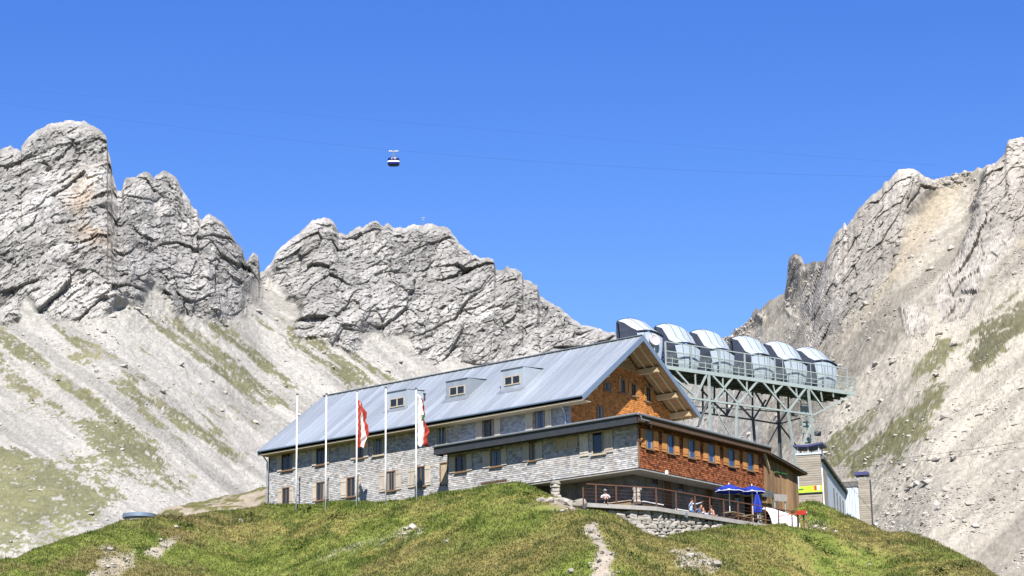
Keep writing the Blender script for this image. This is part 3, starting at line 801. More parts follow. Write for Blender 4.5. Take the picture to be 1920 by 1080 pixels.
tp = atd(261, 968, 139.5)
K = Kit('round_tank', 'low round metal-rimmed tank sunk into the turf left of the hut', 'tank', tp - np.array([0, 0, .35]))
m = MB(); nseg = 40
for k in range(nseg):
    a0_, a1_ = 2 * math.pi * k / nseg, 2 * math.pi * (k + 1) / nseg
    R0, R1 = 1.08, 1.0
    q = [(tp[0] + R * math.cos(a), tp[1] + R * math.sin(a), tp[2] + z) for a in (a0_, a1_) for R in (R0, R1) for z in (-.12, .12)]
    m.add(q, [(0, 1, 5, 4), (2, 6, 7, 3), (1, 3, 7, 5), (0, 4, 6, 2)])
K.part('rim', m, 'trimmetal')
m = MB().tube([tp + np.array([0, 0, -.6]), tp + np.array([0, 0, -.1])], .94, 40)
K.part('basin_wall', m, 'concrete')

# ================================================================== MOUNTAIN HUT
hut = thing('mountain_hut', 'long shingled mountain hut with grey metal roof and orange gable on the knoll', 'hut', (0, 0, 0))
XW, YG, YB = 1.38, 6.35, 33.55             # long wall, gable wall, far end
X0, XM, XD, ZE, ZR, ZD = .48, 7.08, 13.35, 5.16, 10.10, 5.75
YN, YF = 4.55, 33.80
mL = (ZR - ZE) / (XM - X0); mR = (ZR - ZD) / (XD - XM)
def roof_top(x): return ZE + mL * (x - X0) if x < XM else ZD + mR * (XD - x)
TH = .32
def under(x): return roof_top(x) - TH
wall_main = MB().prism([(XW, YG, -3.2), (12.6, YG, -3.2), (12.6, YG, under(12.6)), (XM, YG, under(XM)), (XW, YG, under(XW))], (0, YB - YG, 0)).build('wall', 'wallback', hut)
wall_annex = MB()
wall_annex.box(0, 13.9, 0, YG - .005, 0, 3.0).box(0, XW - .005, YG - .005, 15.4, 0, 3.0)
wall_annex = wall_annex.build('annex_wall', 'wallback', hut)

def rows(name, ax, pos, a_lo, a_hi, z_lo, z_hi, skips, colour, var, course, wmin, wmax, thick, parent, clip=None, seed=1, hue=0.0):
    """courses of single wooden shingles on a wall that faces -x or -y, around the window openings"""
    r = random.Random(seed)
    V, Fq, Cq = [], [], []
    z = z_lo; row = 0
    while z < z_hi:
        a = a_lo - r.uniform(0, wmax)
        rowk = 1 + r.uniform(-.06, .06)
        while a < a_hi:
            wd = r.uniform(wmin, wmax)
            s0, s1 = max(a, a_lo), min(a + wd - .004, a_hi)
            a += wd
            if s1 - s0 < .02: continue
            zb = z + r.uniform(-.004, .004); ztp = z + course * 1.05
            mid = (s0 + s1) / 2
            bad = False
            for (k0, k1, q0, q1) in skips:
                if s1 > k0 and s0 < k1 and ztp > q0 and zb < q1:
                    if ztp - q0 < .07 or q1 - zb < .03: continue
                    if mid > k0 and mid < k1: bad = True; break
                    if s0 < k0: s1 = min(s1, k0)
                    else: s0 = max(s0, k1)
            if bad or s1 - s0 < .02: continue
            if clip and not clip(s0, s1, ztp): continue
            t0 = thick * r.uniform(.9, 1.2); t1 = .006
            o = len(V)
            for aa, zz, tt_ in ((s0, zb, 0), (s1, zb, 0), (s0, zb, t0), (s1, zb, t0), (s0, ztp, t1), (s1, ztp, t1), (s0, ztp, 0), (s1, ztp, 0)):
                V.append((pos - tt_, aa, zz) if ax == 0 else (aa, pos - tt_, zz))
            fl = [(2, 3, 5, 4), (0, 1, 3, 2), (0, 2, 4, 6), (1, 7, 5, 3)]
            Fq += [tuple(o + i for i in f) for f in fl]
            k = rowk * (1 + r.gauss(0, var)); k = max(.35, min(1.7, k))
            hshift = r.uniform(-hue, hue)
            c = (colour[0] * k * (1 + hshift), colour[1] * k, colour[2] * k * (1 - hshift))
            Cq += [c] * 8
        z += course; row += 1
    Fa = np.array(Fq)
    if ax == 0: Fa = Fa[:, ::-1]
    o = obj(name, rawmesh(name, np.array(V), Fa, np.array(Cq)), 'shingle', parent)
    o['kind'] = 'stuff'
    return o

# ---------------- windows
SK = {'main': [], 'annex': [], 'side': [], 'gable': []}
crnd = random.Random(9)
def face_box(m, ax, pos, a0_, a1_, z0, z1, o0, o1, mi=0):
    if ax == 0: m.box(pos - o1, pos - o0, a0_, a1_, z0, z1, mi)
    else: m.box(a0_, a1_, pos - o1, pos - o0, z0, z1, mi)
def window(key, ax, pos, a0_, a1_, z0, z1, shutters=(), frame='frame', pane='glass', shut='shutter', sill=True, mull=True, label=None, curtain=False):
    a0_, a1_ = sorted((a0_, a1_))
    SK[key].append((a0_ - .06, a1_ + .06, z0 - .06, z1 + .06))
    f = .07
    m = MB()
    face_box(m, ax, pos, a0_ - f, a0_, z0 - f, z1 + f, .0, .075); face_box(m, ax, pos, a1_, a1_ + f, z0 - f, z1 + f, .0, .075)
    face_box(m, ax, pos, a0_, a1_, z1, z1 + f, .0, .075); face_box(m, ax, pos, a0_, a1_, z0 - f, z0, .0, .075)
    wn = m.build('window', frame, hut)
    if label: wn['label'] = label
    p = MB(); face_box(p, ax, pos, a0_, a1_, z0, z1, .002, .012); p.build('pane', pane, wn)
    if mull:
        p = MB(); c = (a0_ + a1_) / 2
        face_box(p, ax, pos, c - .022, c + .022, z0, z1, .013, .05); p.build('mullion', frame, wn)
    if pane in ('glass', 'skyglass') and crnd.random() < .6:
        wd_ = (a1_ - a0_) * crnd.uniform(.18, .34)
        for c0 in ((a0_,) if crnd.random() < .5 else (a0_, a1_ - wd_)):
            p = MB(); face_box(p, ax, pos, c0 + .005, c0 + wd_, z0 + .01, z1 - .01, .0125, .0165); p.build('curtain', 'curtain', wn)
    if sill:
        p = MB(); face_box(p, ax, pos, a0_ - .14, a1_ + .14, z0 - .13, z0 - f - .003, .0, .15); p.build('sill', frame, wn)
    for s0, s1 in shutters:
        s0, s1 = sorted((s0, s1))
        p = MB(); nb = max(2, int(round((s1 - s0) / .14)))
        for k in range(nb):
            e0 = s0 + (s1 - s0) * k / nb; e1 = s0 + (s1 - s0) * (k + 1) / nb - .008
            face_box(p, ax, pos, e0, e1, z0 - .04, z1 + .04, .055, .085)
        for zz in (z0 + .12, z1 - .22):
            face_box(p, ax, pos, s0 + .02, s1 - .02, zz, zz + .09, .086, .108)
        p.build('shutter', shut, wn)
    return wn
def yy(x, y, X): return onp(x, y, 0, X)[1]
def xx(x, y, Y): return onp(x, y, 1, Y)[0]
# long wall, upper row: pane px range, shutters px ranges
ZU0, ZU1 = 3.68, 4.80
for (p0, p1, ym, shs, kw) in ((530, 549, 868, [(521, 529), (550, 558)], {}), (595, 609, 858, [(586, 594), (610, 618)], {}), (668, 682, 848, [(658, 667), (683, 692)], {}), (701, 719, 840, [], {'frame': 'frame_pale'}), (819, 838, 818, [], {'frame': 'frame_pale'}), (909, 927, 801, [(893, 905), (928, 939)], {}), (1005, 1021, 785, [(986, 1000), (1023, 1035)], {'pane': 'skyglass'})):
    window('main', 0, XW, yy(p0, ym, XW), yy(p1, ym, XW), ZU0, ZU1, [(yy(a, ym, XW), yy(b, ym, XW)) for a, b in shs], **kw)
for (p0, p1, ym, shs, z0, kw) in ((531, 543, 930, [(522, 530), (544, 551)], 1.25, {}), (595, 610, 922, [(587, 594), (611, 618)], 1.18, {}), (652, 666, 915, [(640, 651), (667, 679)], 1.12, {}), (727, 742, 903, [(712, 726), (743, 753)], 1.12, {}), (783, 797, 894, [(766, 781), (798, 808)], 1.12, {})):
    window('main', 0, XW, yy(p0, ym, XW), yy(p1, ym, XW), z0, 2.36, [(yy(a, ym, XW), yy(b, ym, XW)) for a, b in shs], **kw)
window('main', 0, XW, yy(827, 886, XW), yy(839, 886, XW), .95, 2.38, [], frame='frame', pane='paleplank', mull=False, sill=False, label='closed pale board hatch beside the annex')
# annex front
for (p0, p1, ym, shs, z0, z1, kw) in ((856, 874, 870, [(843, 854), (876, 886)], 1.38, 2.34, {}), (922, 940, 860, [(906, 920), (941, 951)], 1.38, 2.36, {'pane': 'skyglass'}), (994, 1004, 846, [(981, 993), (1005, 1018)], 1.40, 2.44, {}), (1043, 1061, 831, [], 1.80, 2.42, {'pane': 'paleplank', 'frame': 'frame_pale', 'mull': False, 'sill': False}), (1064, 1082, 829, [], 1.80, 2.42, {'pane': 'paleplank', 'frame': 'frame_pale', 'mull': False, 'sill': False}), (1112, 1134, 830, [(1088, 1104), (1136, 1150)], 1.18, 2.50, {'frame': 'frame_pale', 'mull': False})):
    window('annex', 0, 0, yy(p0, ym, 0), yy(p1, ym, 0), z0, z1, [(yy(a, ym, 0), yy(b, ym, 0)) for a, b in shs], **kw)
# annex side: six windows, sky reflection painted into the panes, brown shutters between them
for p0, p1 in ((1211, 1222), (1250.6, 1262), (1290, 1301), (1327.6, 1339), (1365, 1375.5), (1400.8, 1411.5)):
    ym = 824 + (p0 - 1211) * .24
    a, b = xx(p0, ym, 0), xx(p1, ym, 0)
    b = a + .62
    window('side', 1, 0, a, b, 1.26, 2.34, [(max(a - .62, .05), a - .09), (b + .09, b + .60)], frame='frame', pane='skyglass', shut='shutter_brown', mull=False)
# gable windows
for (p0, p1, y0, y1, shs) in ((1133, 1143, 719, 731, []), (1163, 1170, 713, 735, [(1158, 1162), (1171, 1175)]), (1183, 1190, 721, 741, [(1178, 1182), (1191, 1197)]), (1211, 1218, 727, 752, [(1206, 1210), (1219, 1224)]), (1120, 1129, 763, 785, [])):
    ym = (y0 + y1) / 2
    zt, zb = onp((p0 + p1) / 2, y0, 1, YG)[2], onp((p0 + p1) / 2, y1, 1, YG)[2]
    window('gable', 1, YG, xx(p0, ym, YG), xx(p1, ym, YG), zb, zt, [(xx(a, ym, YG), xx(b, ym, YG)) for a, b in shs], shut='shutter_brown')

grey = (.485, .47, .455)
rows('shingles', 0, XW, 15.42, YB, -.8, under(XW) - .02, SK['main'], grey, .20, .125, .15, .30, .026, wall_main, seed=1, hue=.05)
rows('shingles', 0, XW, YG + .01, 15.42, 3.02, under(XW) - .02, SK['main'], (.40, .41, .44), .16, .125, .15, .30, .02, wall_main, seed=2)  # eave shade put into the colour of this strip, darker and bluer
rows('shingles', 0, 0, .0, 15.4, -.04, 3.0, SK['annex'], grey, .20, .125, .15, .30, .026, wall_annex, seed=3, hue=.05)
rows('shingles', 1, 0, .0, 13.9, -.04, 3.0, SK['side'], (.25, .085, .035), .42, .125, .12, .24, .024, wall_annex, seed=4, hue=.1)
rows('shingles', 1, YG, XW, 12.6, 3.02, 9.9, SK['gable'], (.52, .21, .06), .2, .135, .12, .24, .022, wall_main, clip=lambda s0, s1, z: z < min(under(s0), under(s1)) - .02, seed=5, hue=.06)
# far end wall seen edge-on, and corner boards
m = MB(); m.box(XW - .06, XW + .04, YG - .07, YG - .002, 3.05, under(XW)); m.build('corner_board', 'trimmetal', hut)
m = MB(); m.box(XW - .05, XW + .1, YB + .002, YB + .08, -1.5, under(XW) - .05); m.build('corner_board', 'darktrim', hut)
m = MB(); m.box(-.05, -.002, -.05, .04, -.03, 2.55); m.build('corner_board', 'frame', hut)
m = MB(); m.box(-.045, .06, 15.402, 15.45, -.05, 3.0); m.build('corner_board', 'darktrim', hut)

# ---------------- roof
def slope_slab(m, xa, za, xb, zb, ya, yb, t0, t1, mi=0):
    vs = [(xa, ya, za - t0), (xb, ya, zb - t0), (xb, ya, zb - t1), (xa, ya, za - t1)]
    m.prism(vs, (0, yb - ya, 0), mi)
m = MB()
slope_slab(m, X0 + .03, ZE + mL * .03, XM, ZR, YN + .03, YF - .03, .07, .26)
slope_slab(m, XM + .002, ZR, XD - .03, ZD + mR * .03, YN + .03, YF - .03, .07, .26)
roof = m.build('roof', 'soffit', hut)
npan = 44
pw = (YF - YN) / npan
def panel_mesh(xa, za, xb, zb):
    m = MB()
    slope_slab(m, xa, za, xb, zb, 0, pw - .004, 0, .065)
    m2 = (zb - za) / (xb - xa)
    slope_slab(m, xa + .04 * np.sign(xb - xa), za + .04 * abs(m2), xb, zb, pw - .045, pw - .012, -.045, .01)
    me_ = m.mesh('roof_panel'); me_.materials.append(MATS['roofmetal']); return me_
pmL = panel_mesh(X0, ZE, XM, ZR); pmR = panel_mesh(XD, ZD, XM + .004, ZR)
for pm in (pmL, pmR):
    for k in range(npan):
        o = bpy.data.objects.new('roof_panel', pm); COL.objects.link(o); o.parent = roof; o.location = (0, YN + k * pw, 0)
m = MB(); m.bar((XM, YN - .01, ZR + .05), (XM, YF + .01, ZR + .05), .30, .04); m.build('ridge_cap', 'gutter', roof)
def rake(xa, za, xb, zb, y0, y1):
    m = MB(); slope_slab(m, xa, za, xb, zb, y0, y1, -.03, .36); return m.build('rake_board', 'trimmetal', hut)
rake(X0 - .02, ZE, XM, ZR, YN - .06, YN + .02); rake(XD + .02, ZD, XM, ZR, YN - .061, YN + .02)
rake(X0 - .02, ZE, XM, ZR, YF - .02, YF + .06)
m = MB(); m.tube([(X0 - .07, YN, ZE - .06), (X0 - .07, YF, ZE - .06)], .06, 10); m.build('gutter', 'trimmetal', hut)
m = MB(); m.box(X0 + .03, X0 + .07, YN + .05, YF - .05, ZE - .34, ZE - .07); m.build('eave_board', 'paleplank', hut)
m = MB(); m.box(X0 + .07, XW - .01, YN + .05, YF - .05, ZE - .345, ZE - .30); m.build('eave_soffit', 'paleplank', hut)
# purlins and rafters of the gable overhang
for qx_, qy_ in ((1104, 751), (1119, 735), (1142, 713), (1173.6, 682), (1204.5, 653), (1234, 701), (1269, 748), (1294, 781)):
    X = onp(qx_, qy_, 1, 4.8)[0]
    if abs(X - XM) < .6: X = XM
    zt = (under(X - .16) if X < XM else under(X + .16)) + .06 if X != XM else under(XM) - .02
    h = .36 if X >= XM - .1 else .28
    wd = .30 if X >= XM - .1 else .22
    m = MB(); m.box(X - wd / 2, X + wd / 2, 4.78, YG + .05, zt - h, zt); m.build('purlin', 'beam', hut, bevel=.015)
for y in (5.05, 5.75):
    for s_ in (0, 1):
        m = MB()
        if s_: slope_slab(m, XM, ZR, XD - .1, ZD + mR * .1, y, y + .11, .262, .40)
        else: slope_slab(m, X0 + .1, ZE + mL * .1, XM, ZR, y, y + .11, .262, .40)
        m.build('rafter', 'beam', hut)
# slatted vent boards high in the gable
for k in range(6):
    z = 8.15 + k * .17
    hw = (under(XM) - z - .2) / .75
    if hw > .3:
        m = MB(); m.box(XM - hw, XM + hw * .9, YG - .06, YG - .028, z, z + .13); m.build('gable_board', 'soffit', hut)

# ---------------- dormers
nL = np.array([-mL, 0, 1.0]); nL /= np.linalg.norm(nL)
for (p0, p1, y0, y1, w0, w1, v0, v1) in ((725, 762.5, 733, 767, 731.5, 758.6, 746, 763), (836, 877, 712, 748, 843, 872, 724, 741), (939, 981, 691, 731, 946, 976, 704.6, 721.5)):
    b = onplane((p0 + p1) / 2, y1, (X0, 0, ZE), nL)
    xf = b[0]; ya, yb_ = yy(p1, (y0 + y1) / 2, xf), yy(p0, (y0 + y1) / 2, xf)
    zb = roof_top(xf); zt = onp((p0 + p1) / 2, y0, 0, xf)[2]
    dd = (zt + .12 - zb) / (mL - .10)
    m = MB()
    m.prism([(xf, ya, zb - .15), (xf + dd + .3, ya, zt + .10 + .03), (xf, ya, zt)], (0, yb_ - ya, 0))
    dm = m.build('dormer', 'roofmetal', hut)
    m = MB(); m.prism([(xf - .08, ya - .02, zt + .0), (xf + dd + .25, ya - .02, zt + .10 * (dd) + .02), (xf + dd + .25, ya - .02, zt + .10 * dd + .05), (xf - .08, ya - .02, zt + .05)], (0, yb_ - ya + .04, 0)); m.build('dormer_roof', 'roofmetal', dm)
    wa, wb = yy(w1, (v0 + v1) / 2, xf), yy(w0, (v0 + v1) / 2, xf); za, zc = onp((w0 + w1) / 2, v1, 0, xf)[2], onp((w0 + w1) / 2, v0, 0, xf)[2]
    m = MB(); f = .07
    for (a, b2, c, d2) in ((wa, wa + f, za, zc), (wb - f, wb, za, zc), (wa + f, wb - f, za, za + f), (wa + f, wb - f, zc - f, zc), ((wa + wb) / 2 - .05, (wa + wb) / 2 + .05, za + f, zc - f)):
        m.box(xf - .05, xf - .001, a, b2, c, d2)
    m.build('window_frame', 'frame_pale', dm)
    m = MB(); m.box(xf - .02, xf - .002, wa + f, (wa + wb) / 2 - .05, za + f, zc - f); m.build('pane', 'glass', dm)
    m = MB(); m.box(xf - .02, xf - .002, (wa + wb) / 2 + .05, wb - f, za + f, zc - f); m.build('pane', 'glass', dm)
    m = MB(); slope_slab(m, xf - .30, roof_top(xf - .30) + .03, xf - .01, roof_top(xf - .01) + .06, ya - .12, yb_ + .12, -.02, .04); m.build('apron_flashing', 'gutter', dm)
# vent pipe on the roof and snow stop
q = onplane(796, 752, (X0, 0, ZE), nL)
m = MB().tube([q + np.array([0, 0, -.1]), q + np.array([0, 0, .45])], .06, 8); m.tube([q + np.array([0, 0, .44]), q + np.array([0, 0, .55])], .1, 8); m.build('vent_pipe', 'darktrim', hut)

# ---------------- annex roof
A_O, A_Y, A_X = -.9, 15.88, 13.93
A_S = -.64
m = MB(); m.prism([(A_O, A_S, 3.02), (A_X, A_S, 2.84), (A_X, YG, 3.3), (XW, YG, 3.3), (A_O, YG, 3.02)], (0, 0, .07))
m.prism([(A_O, YG, 3.02), (XW, YG, 3.3), (XW, A_Y, 3.3), (A_O, A_Y, 3.02)], (0, 0, .07)); m.build('annex_roof', 'roofmetal', hut)
m = MB(); m.box(A_O, A_O + .06, A_S, A_Y, 2.52, 3.015); m.build('fascia', 'darktrim', hut)
m = MB(); m.box(A_O + .06, 0, A_Y - .06, A_Y, 2.52, 3.015); m.build('fascia', 'darktrim', hut)
m = MB(); m.prism([(A_O, A_S - .002, 2.62), (A_X, A_S - .002, 2.48), (A_X, A_S - .002, 2.83), (A_O, A_S - .002, 3.01)], (0, .06, 0)); m.build('fascia', 'darkwood', hut)
m = MB(); m.box(A_O + .07, -.003, .0, A_Y - .07, 2.60, 2.66); m.build('annex_soffit', 'darktrim', hut)
m = MB(); m.prism([(A_O + .07, A_S + .07, 2.70), (A_X, A_S + .07, 2.54), (A_X, -.003, 2.54), (A_O + .07, -.003, 2.70)], (0, 0, .05)); m.build('annex_soffit', 'darkwood', hut)
m = MB(); m.tube([(A_O - .06, A_S - .05, 3.06), (A_O - .06, A_Y, 3.06)], .07, 8); m.build('gutter', 'gutter', hut)
m = MB(); m.tube([(A_O - .05, A_S - .07, 3.05), (A_X, A_S - .07, 2.87)], .075, 8); m.build('gutter', 'gutter', hut)
# downpipes
pp = [onp(1050, 752, 0, .9), onp(1052, 760, 0, 1.0), onp(1058, 772, 0, 1.25), onp(1060, 780, 0, 1.28), onp(1060.5, 795, 0, 1.28)]
m = MB().tube(pp, .055, 8); m.build('downpipe', 'gutter', hut)
m = MB().tube([(X0 - .02, YF - .25, ZE - .12), (XW - .14, YF - .14, ZE - .7), (XW - .14, YF - .14, .2)], .055, 8); m.build('downpipe', 'gutter', hut)
q0 = onp(1201, 779, 1, -.93); q1 = onp(1203, 786, 1, -.93); q2 = onp(1222, 791, 1, -.5)
m = MB().tube([q0, q1, q2, (q2[0] + .4, -.12, q2[2] - .25)], .05, 8); m.build('downpipe', 'gutter', hut)

# ---------------- base storey under the annex
bw = MB(); bw.box(1.30, 13.6, 1.40, YG - .01, -3.6, -.17); bw.box(1.30, 1.375, YG - .01, 15.3, -3.6, -.17)
bw = bw.build('base_wall', 'basewall', hut)
m = MB(); m.box(.02, 13.88, .02, YG - .01, -.17, -.045); m.box(.02, 1.37, YG - .01, 15.38, -.17, -.045); m.build('floor_slab', 'concrete', hut)
for p0, p1, y0, y1, nm in ((1221, 1232, 890, 909, 'window'), (1243, 1257, 896, 941, 'door'), (1270, 1281, 902, 921, 'window'), (1322, 1334, 912, 960, 'door'), (1376, 1386, 922, 940, 'window')):
    a, b = xx(p0, y0 + 8, 1.40), xx(p1, y0 + 8, 1.40)
    zt = onp(p0, y0, 1, 1.4)[2]; zb = DECK_Z if nm == 'door' else onp(p0, y1, 1, 1.4)[2]
    m = MB()
    for (s0, s1, z0, z1) in ((a - .07, a, zb, zt + .07), (b, b + .07, zb, zt + .07), (a, b, zt, zt + .07)): m.box(s0, s1, 1.33, 1.398, z0, z1)
    f_ = m.build(nm, 'frame', hut)
    m = MB(); m.box(a, b, 1.375, 1.397, zb, zt); m.build('pane' if nm == 'window' else 'door_leaf', 'glass' if nm == 'window' else 'darkwood', f_)
# outdoor lamp under the floor slab
q = onp(1249, 886, 1, -.06)
m = MB(); m.box(q[0] - .1, q[0] + .1, -.16, -.035, q[2] - .14, q[2] + .12); lmp = m.build('wall_lamp', 'white', hut, bevel=.02)

# ================================================================== TERRACE
deck = Kit('terrace', 'concrete sun terrace slab in front of the hut base', 'terrace', (4, -1.5, DECK_Z))
poly = [EP[0], EP[1], EP[2], (14.2, 1.38, DECK_Z), (1.29, 1.38, DECK_Z), (1.29, 5.0, DECK_Z), (-4.4, 1.6, DECK_Z)]
deck.part('slab', MB().prism([(p[0], p[1], DECK_Z - .24) for p in poly], (0, 0, .24)), 'concrete')
# low backing wall under the slab, set back behind its edge
for (a, b) in ((EP[0], EP[1]), (EP[1], EP[2])):
    t = (b - a) / np.linalg.norm(b - a); nn = np.array([-t[1], t[0], 0])
    m = MB(); m.bar(a + nn * .62 + np.array([0, 0, -1.9]), b + nn * .62 + np.array([0, 0, -1.9]), .3, 3.3); deck.part('foundation_wall', m, 'basewall')
# dry stone wall below: single stones
ws = Kit('dry_stone_wall', 'dry stone retaining wall of pale boulders under the terrace', 'wall', on_edge(1235, 1012) + np.array([0, 0, -.3]))
sm = []
def block_meshes(n, seed):
    import bmesh
    rr = random.Random(seed); out = []
    for k in range(n):
        bm = bmesh.new(); bmesh.ops.create_cube(bm, size=2)
        for v in bm.verts: v.co = Vector((v.co.x * rr.uniform(.75, 1.1), v.co.y * rr.uniform(.65, .9), v.co.z * rr.uniform(.45, .72)))
        bmesh.ops.bevel(bm, geom=bm.edges[:], offset=.24, segments=1, affect='EDGES')
        for v in bm.verts: v.co += Vector((rr.uniform(-.07, .07), rr.uniform(-.07, .07), rr.uniform(-.07, .07)))
        bmesh.ops.triangulate(bm, faces=bm.faces[:])
        m_ = bpy.data.meshes.new('stone'); bm.to_mesh(m_); bm.free(); m_.materials.append(MATS['stone']); out.append(m_)
    return out
sm = block_meshes(8, 77)
wall_top = lambda x: np.interp(x, [1100, 1160, 1230, 1290, 1340, 1405], [957, 961, 961, 971, 980, 984])
wall_bot = lambda x: np.interp(x, [1100, 1160, 1200, 1235, 1262, 1300, 1405], [968, 978, 998, 1018, 1004, 994, 992])
rr_ = random.Random(5); k = 0
y = 955.0
while y < 1020:
    x = 1098.0 + rr_.uniform(0, 8)
    while x < 1408:
        wpx = rr_.uniform(8, 17)
        if wall_top(x) - 1 < y < wall_bot(x) + 3:
            base_ = on_edge(x, y, .50 - .40 * (y - 955) / 60)
            o = bpy.data.objects.new('stone', sm[k % 8]); COL.objects.link(o); o.parent = ws.root
            o.location = tuple(base_ - ws.loc); sz_ = wpx * 126 / FPX * .56
            dr_ = math.atan2(-.05, 1) if x > 1231 else math.atan2(-2, 4.1)
            o.rotation_euler = (rr_.uniform(-.25, .25), rr_.uniform(-.25, .25), dr_ + rr_.uniform(-.3, .3)); o.scale = (sz_ * 1.1, sz_ * .9, sz_ * rr_.uniform(.75, 1.0)); k += 1
        x += wpx * .92
    y += 6.6
# drain pipe mouth
q = on_edge(1278, 967, .35)
t = (EP[2] - EP[1]) / np.linalg.norm(EP[2] - EP[1]); out = np.array([t[1], -t[0], 0])
K = Kit('drain_pipe', 'short round drain pipe sticking out of the dry stone wall', 'pipe', q)
m = MB(); n_ = 16; a_, b_ = t, np.array([0, 0, 1.0])
for j in range(n_):
    t0, t1 = 2 * math.pi * j / n_, 2 * math.pi * (j + 1) / n_
    pts = []
    for tt2 in (t0, t1):
        for R in (.15, .10):
            for L in (-.25, .38): pts.append(q + (a_ * math.cos(tt2) + b_ * math.sin(tt2)) * R + out * L)
    m.add(pts, [(0, 4, 5, 1), (2, 3, 7, 6), (1, 5, 7, 3)])
K.part('pipe_wall', m, 'gutter', smooth=False)
m = MB().tube([q - out * .2, q - out * .05], .101, 16); K.part('dark_bore', m, 'darktrim')

# railing
rl = Kit('terrace_railing', 'rust brown steel railing with thin wires along the terrace edge', 'railing', EP[1])
PX = [1094, 1118, 1156, 1194, 1231, 1268, 1303.6, 1331, 1357, 1383.7, 1409.5, 1434.5, 1459, 1484, 1506]
posts = [on_edge(x, 950, .06) * np.array([1, 1, 0]) + np.array([0, 0, DECK_Z]) for x in PX]
for k, p in enumerate(posts):
    rl.part('post', MB().bar(p + np.array([0, 0, -.2]), p + np.array([0, 0, 1.10 if k else .9]), .075, .055, up=(0, 1, 0)), 'rust')
rp = [p + np.array([0, 0, 1.12]) for p in posts[1:]]
first = rp[0] + (rp[0] - rp[1]) * .45
for a, b in zip([first] + rp[:-1], rp):
    rl.part('top_rail', MB().bar(a, b, .085, .05), 'rust')
for zz in (.25, .45, .65, .85):
    pts = [p + np.array([0, 0, zz]) for p in posts]
    rl.part('wire', MB().tube(pts, .007, 5), 'rust')

# stone pillar and stone pier
def stone_stack(name, label, cat, px_, y0, y1, plane, val, wpx, n):
    b = onp(px_, y1, plane, val)
    K = Kit(name, label, cat, b)
    for j in range(n):
        y = y1 + (y0 - y1) * (j + .5) / n
        c = onp(px_ + rr_.uniform(-1.0, 1.0), y, plane, val)
        o = bpy.data.objects.new('stone', sm[(j * 3) % 8]); COL.objects.link(o); o.parent = K.root; o.location = tuple(c - K.loc)
        s_ = wpx * 126 / FPX * .58 * (1 - .15 * j / n); hgt_ = (y1 - y0) / n * 126 / FPX
        o.scale = (s_, s_, hgt_ * .95); o.rotation_euler = (rr_.uniform(-.1, .1), rr_.uniform(-.1, .1), rr_.uniform(0, 6))
stone_stack('stone_pillar', 'freestanding stacked stone pillar left of the terrace', 'pillar', 1041, 902, 936, 0, -1.3, 19, 5)
stone_stack('stone_pier', 'low stone pier between two benches on the terrace', 'pier', 1194, 913, 944, 1, .3, 15, 5)

# benches against the base wall
def bench(label, p0, p1, yb_px, plane, val, slat='benchwood', top='paleplank', back=.85):
    if plane == 0: a, b = onp(p0, yb_px, 0, val), onp(p1, yb_px, 0, val)
    else: a, b = onp(p0, yb_px, 1, val), onp(p1, yb_px, 1, val)
    a[2] = b[2] = DECK_Z
    K = Kit('bench', label, 'bench', (a + b) / 2, 'wooden benches on the terrace')
    t = (b - a); L = np.linalg.norm(t); t /= L; n_ = np.array([t[1], -t[0], 0])
    if n_ @ (CAM - a) < 0: n_ = -n_
    Z = np.array([0, 0, 1.0])
    for k in range(3): K.part('seat_slat', MB().bar(a + n_ * (.18 + .15 * k) + Z * .45, b + n_ * (.18 + .15 * k) + Z * .45, .13, .04), slat)
    for k in range(5): K.part('back_slat', MB().bar(a + n_ * .08 + Z * (.52 + k * (back - .45) / 5), b + n_ * .08 + Z * (.52 + k * (back - .45) / 5), .035, .075), slat)
    K.part('top_board', MB().bar(a + n_ * .08 + Z * (back + .13), b + n_ * .08 + Z * (back + .13), .16, .05), top)
    for f in (.04, .5, .96):
        c = a + t * L * f
        K.part('leg', MB().bar(c + n_ * .45, c + n_ * .45 + Z * .43, .06, .06), 'darkwood')
        K.part('leg', MB().bar(c + n_ * .04, c + n_ * .04 + Z * (back + .1), .06, .06), 'darkwood')
bench('long slatted wooden bench behind the seated person in the white cap', 1108, 1184, 930, 0, .55)
bench('dark slatted bench right of the stone pier with a pale top board', 1203, 1240, 930, 1, .85, 'darkwood', 'white')
bench('short bench with white top board behind the man in the pale blue shirt', 1265, 1290, 938, 1, .85, 'darkwood', 'white', .75)
a = onp(898, 914, 0, -.55); b = onp(946, 908, 0, -.55); a[2] = b[2] = (a[2] + b[2]) / 2
K = Kit('bench', 'low dark bench in the grass below the annex windows', 'bench', (a + b) / 2 - np.array([0, 0, .3]))
K.part('seat_board', MB().bar(a, b, .34, .06), 'darkwood')
K.part('back_board', MB().bar(a + np.array([.22, 0, .26]), b + np.array([.22, 0, .26]), .04, .16), 'darkwood')
for c in (a + (b - a) * .06, a + (b - a) * .94):
    K.part('leg', MB().bar(c + np.array([0, 0, -.5]), c + np.array([0, 0, -.03]), .08, .26), 'darkwood')

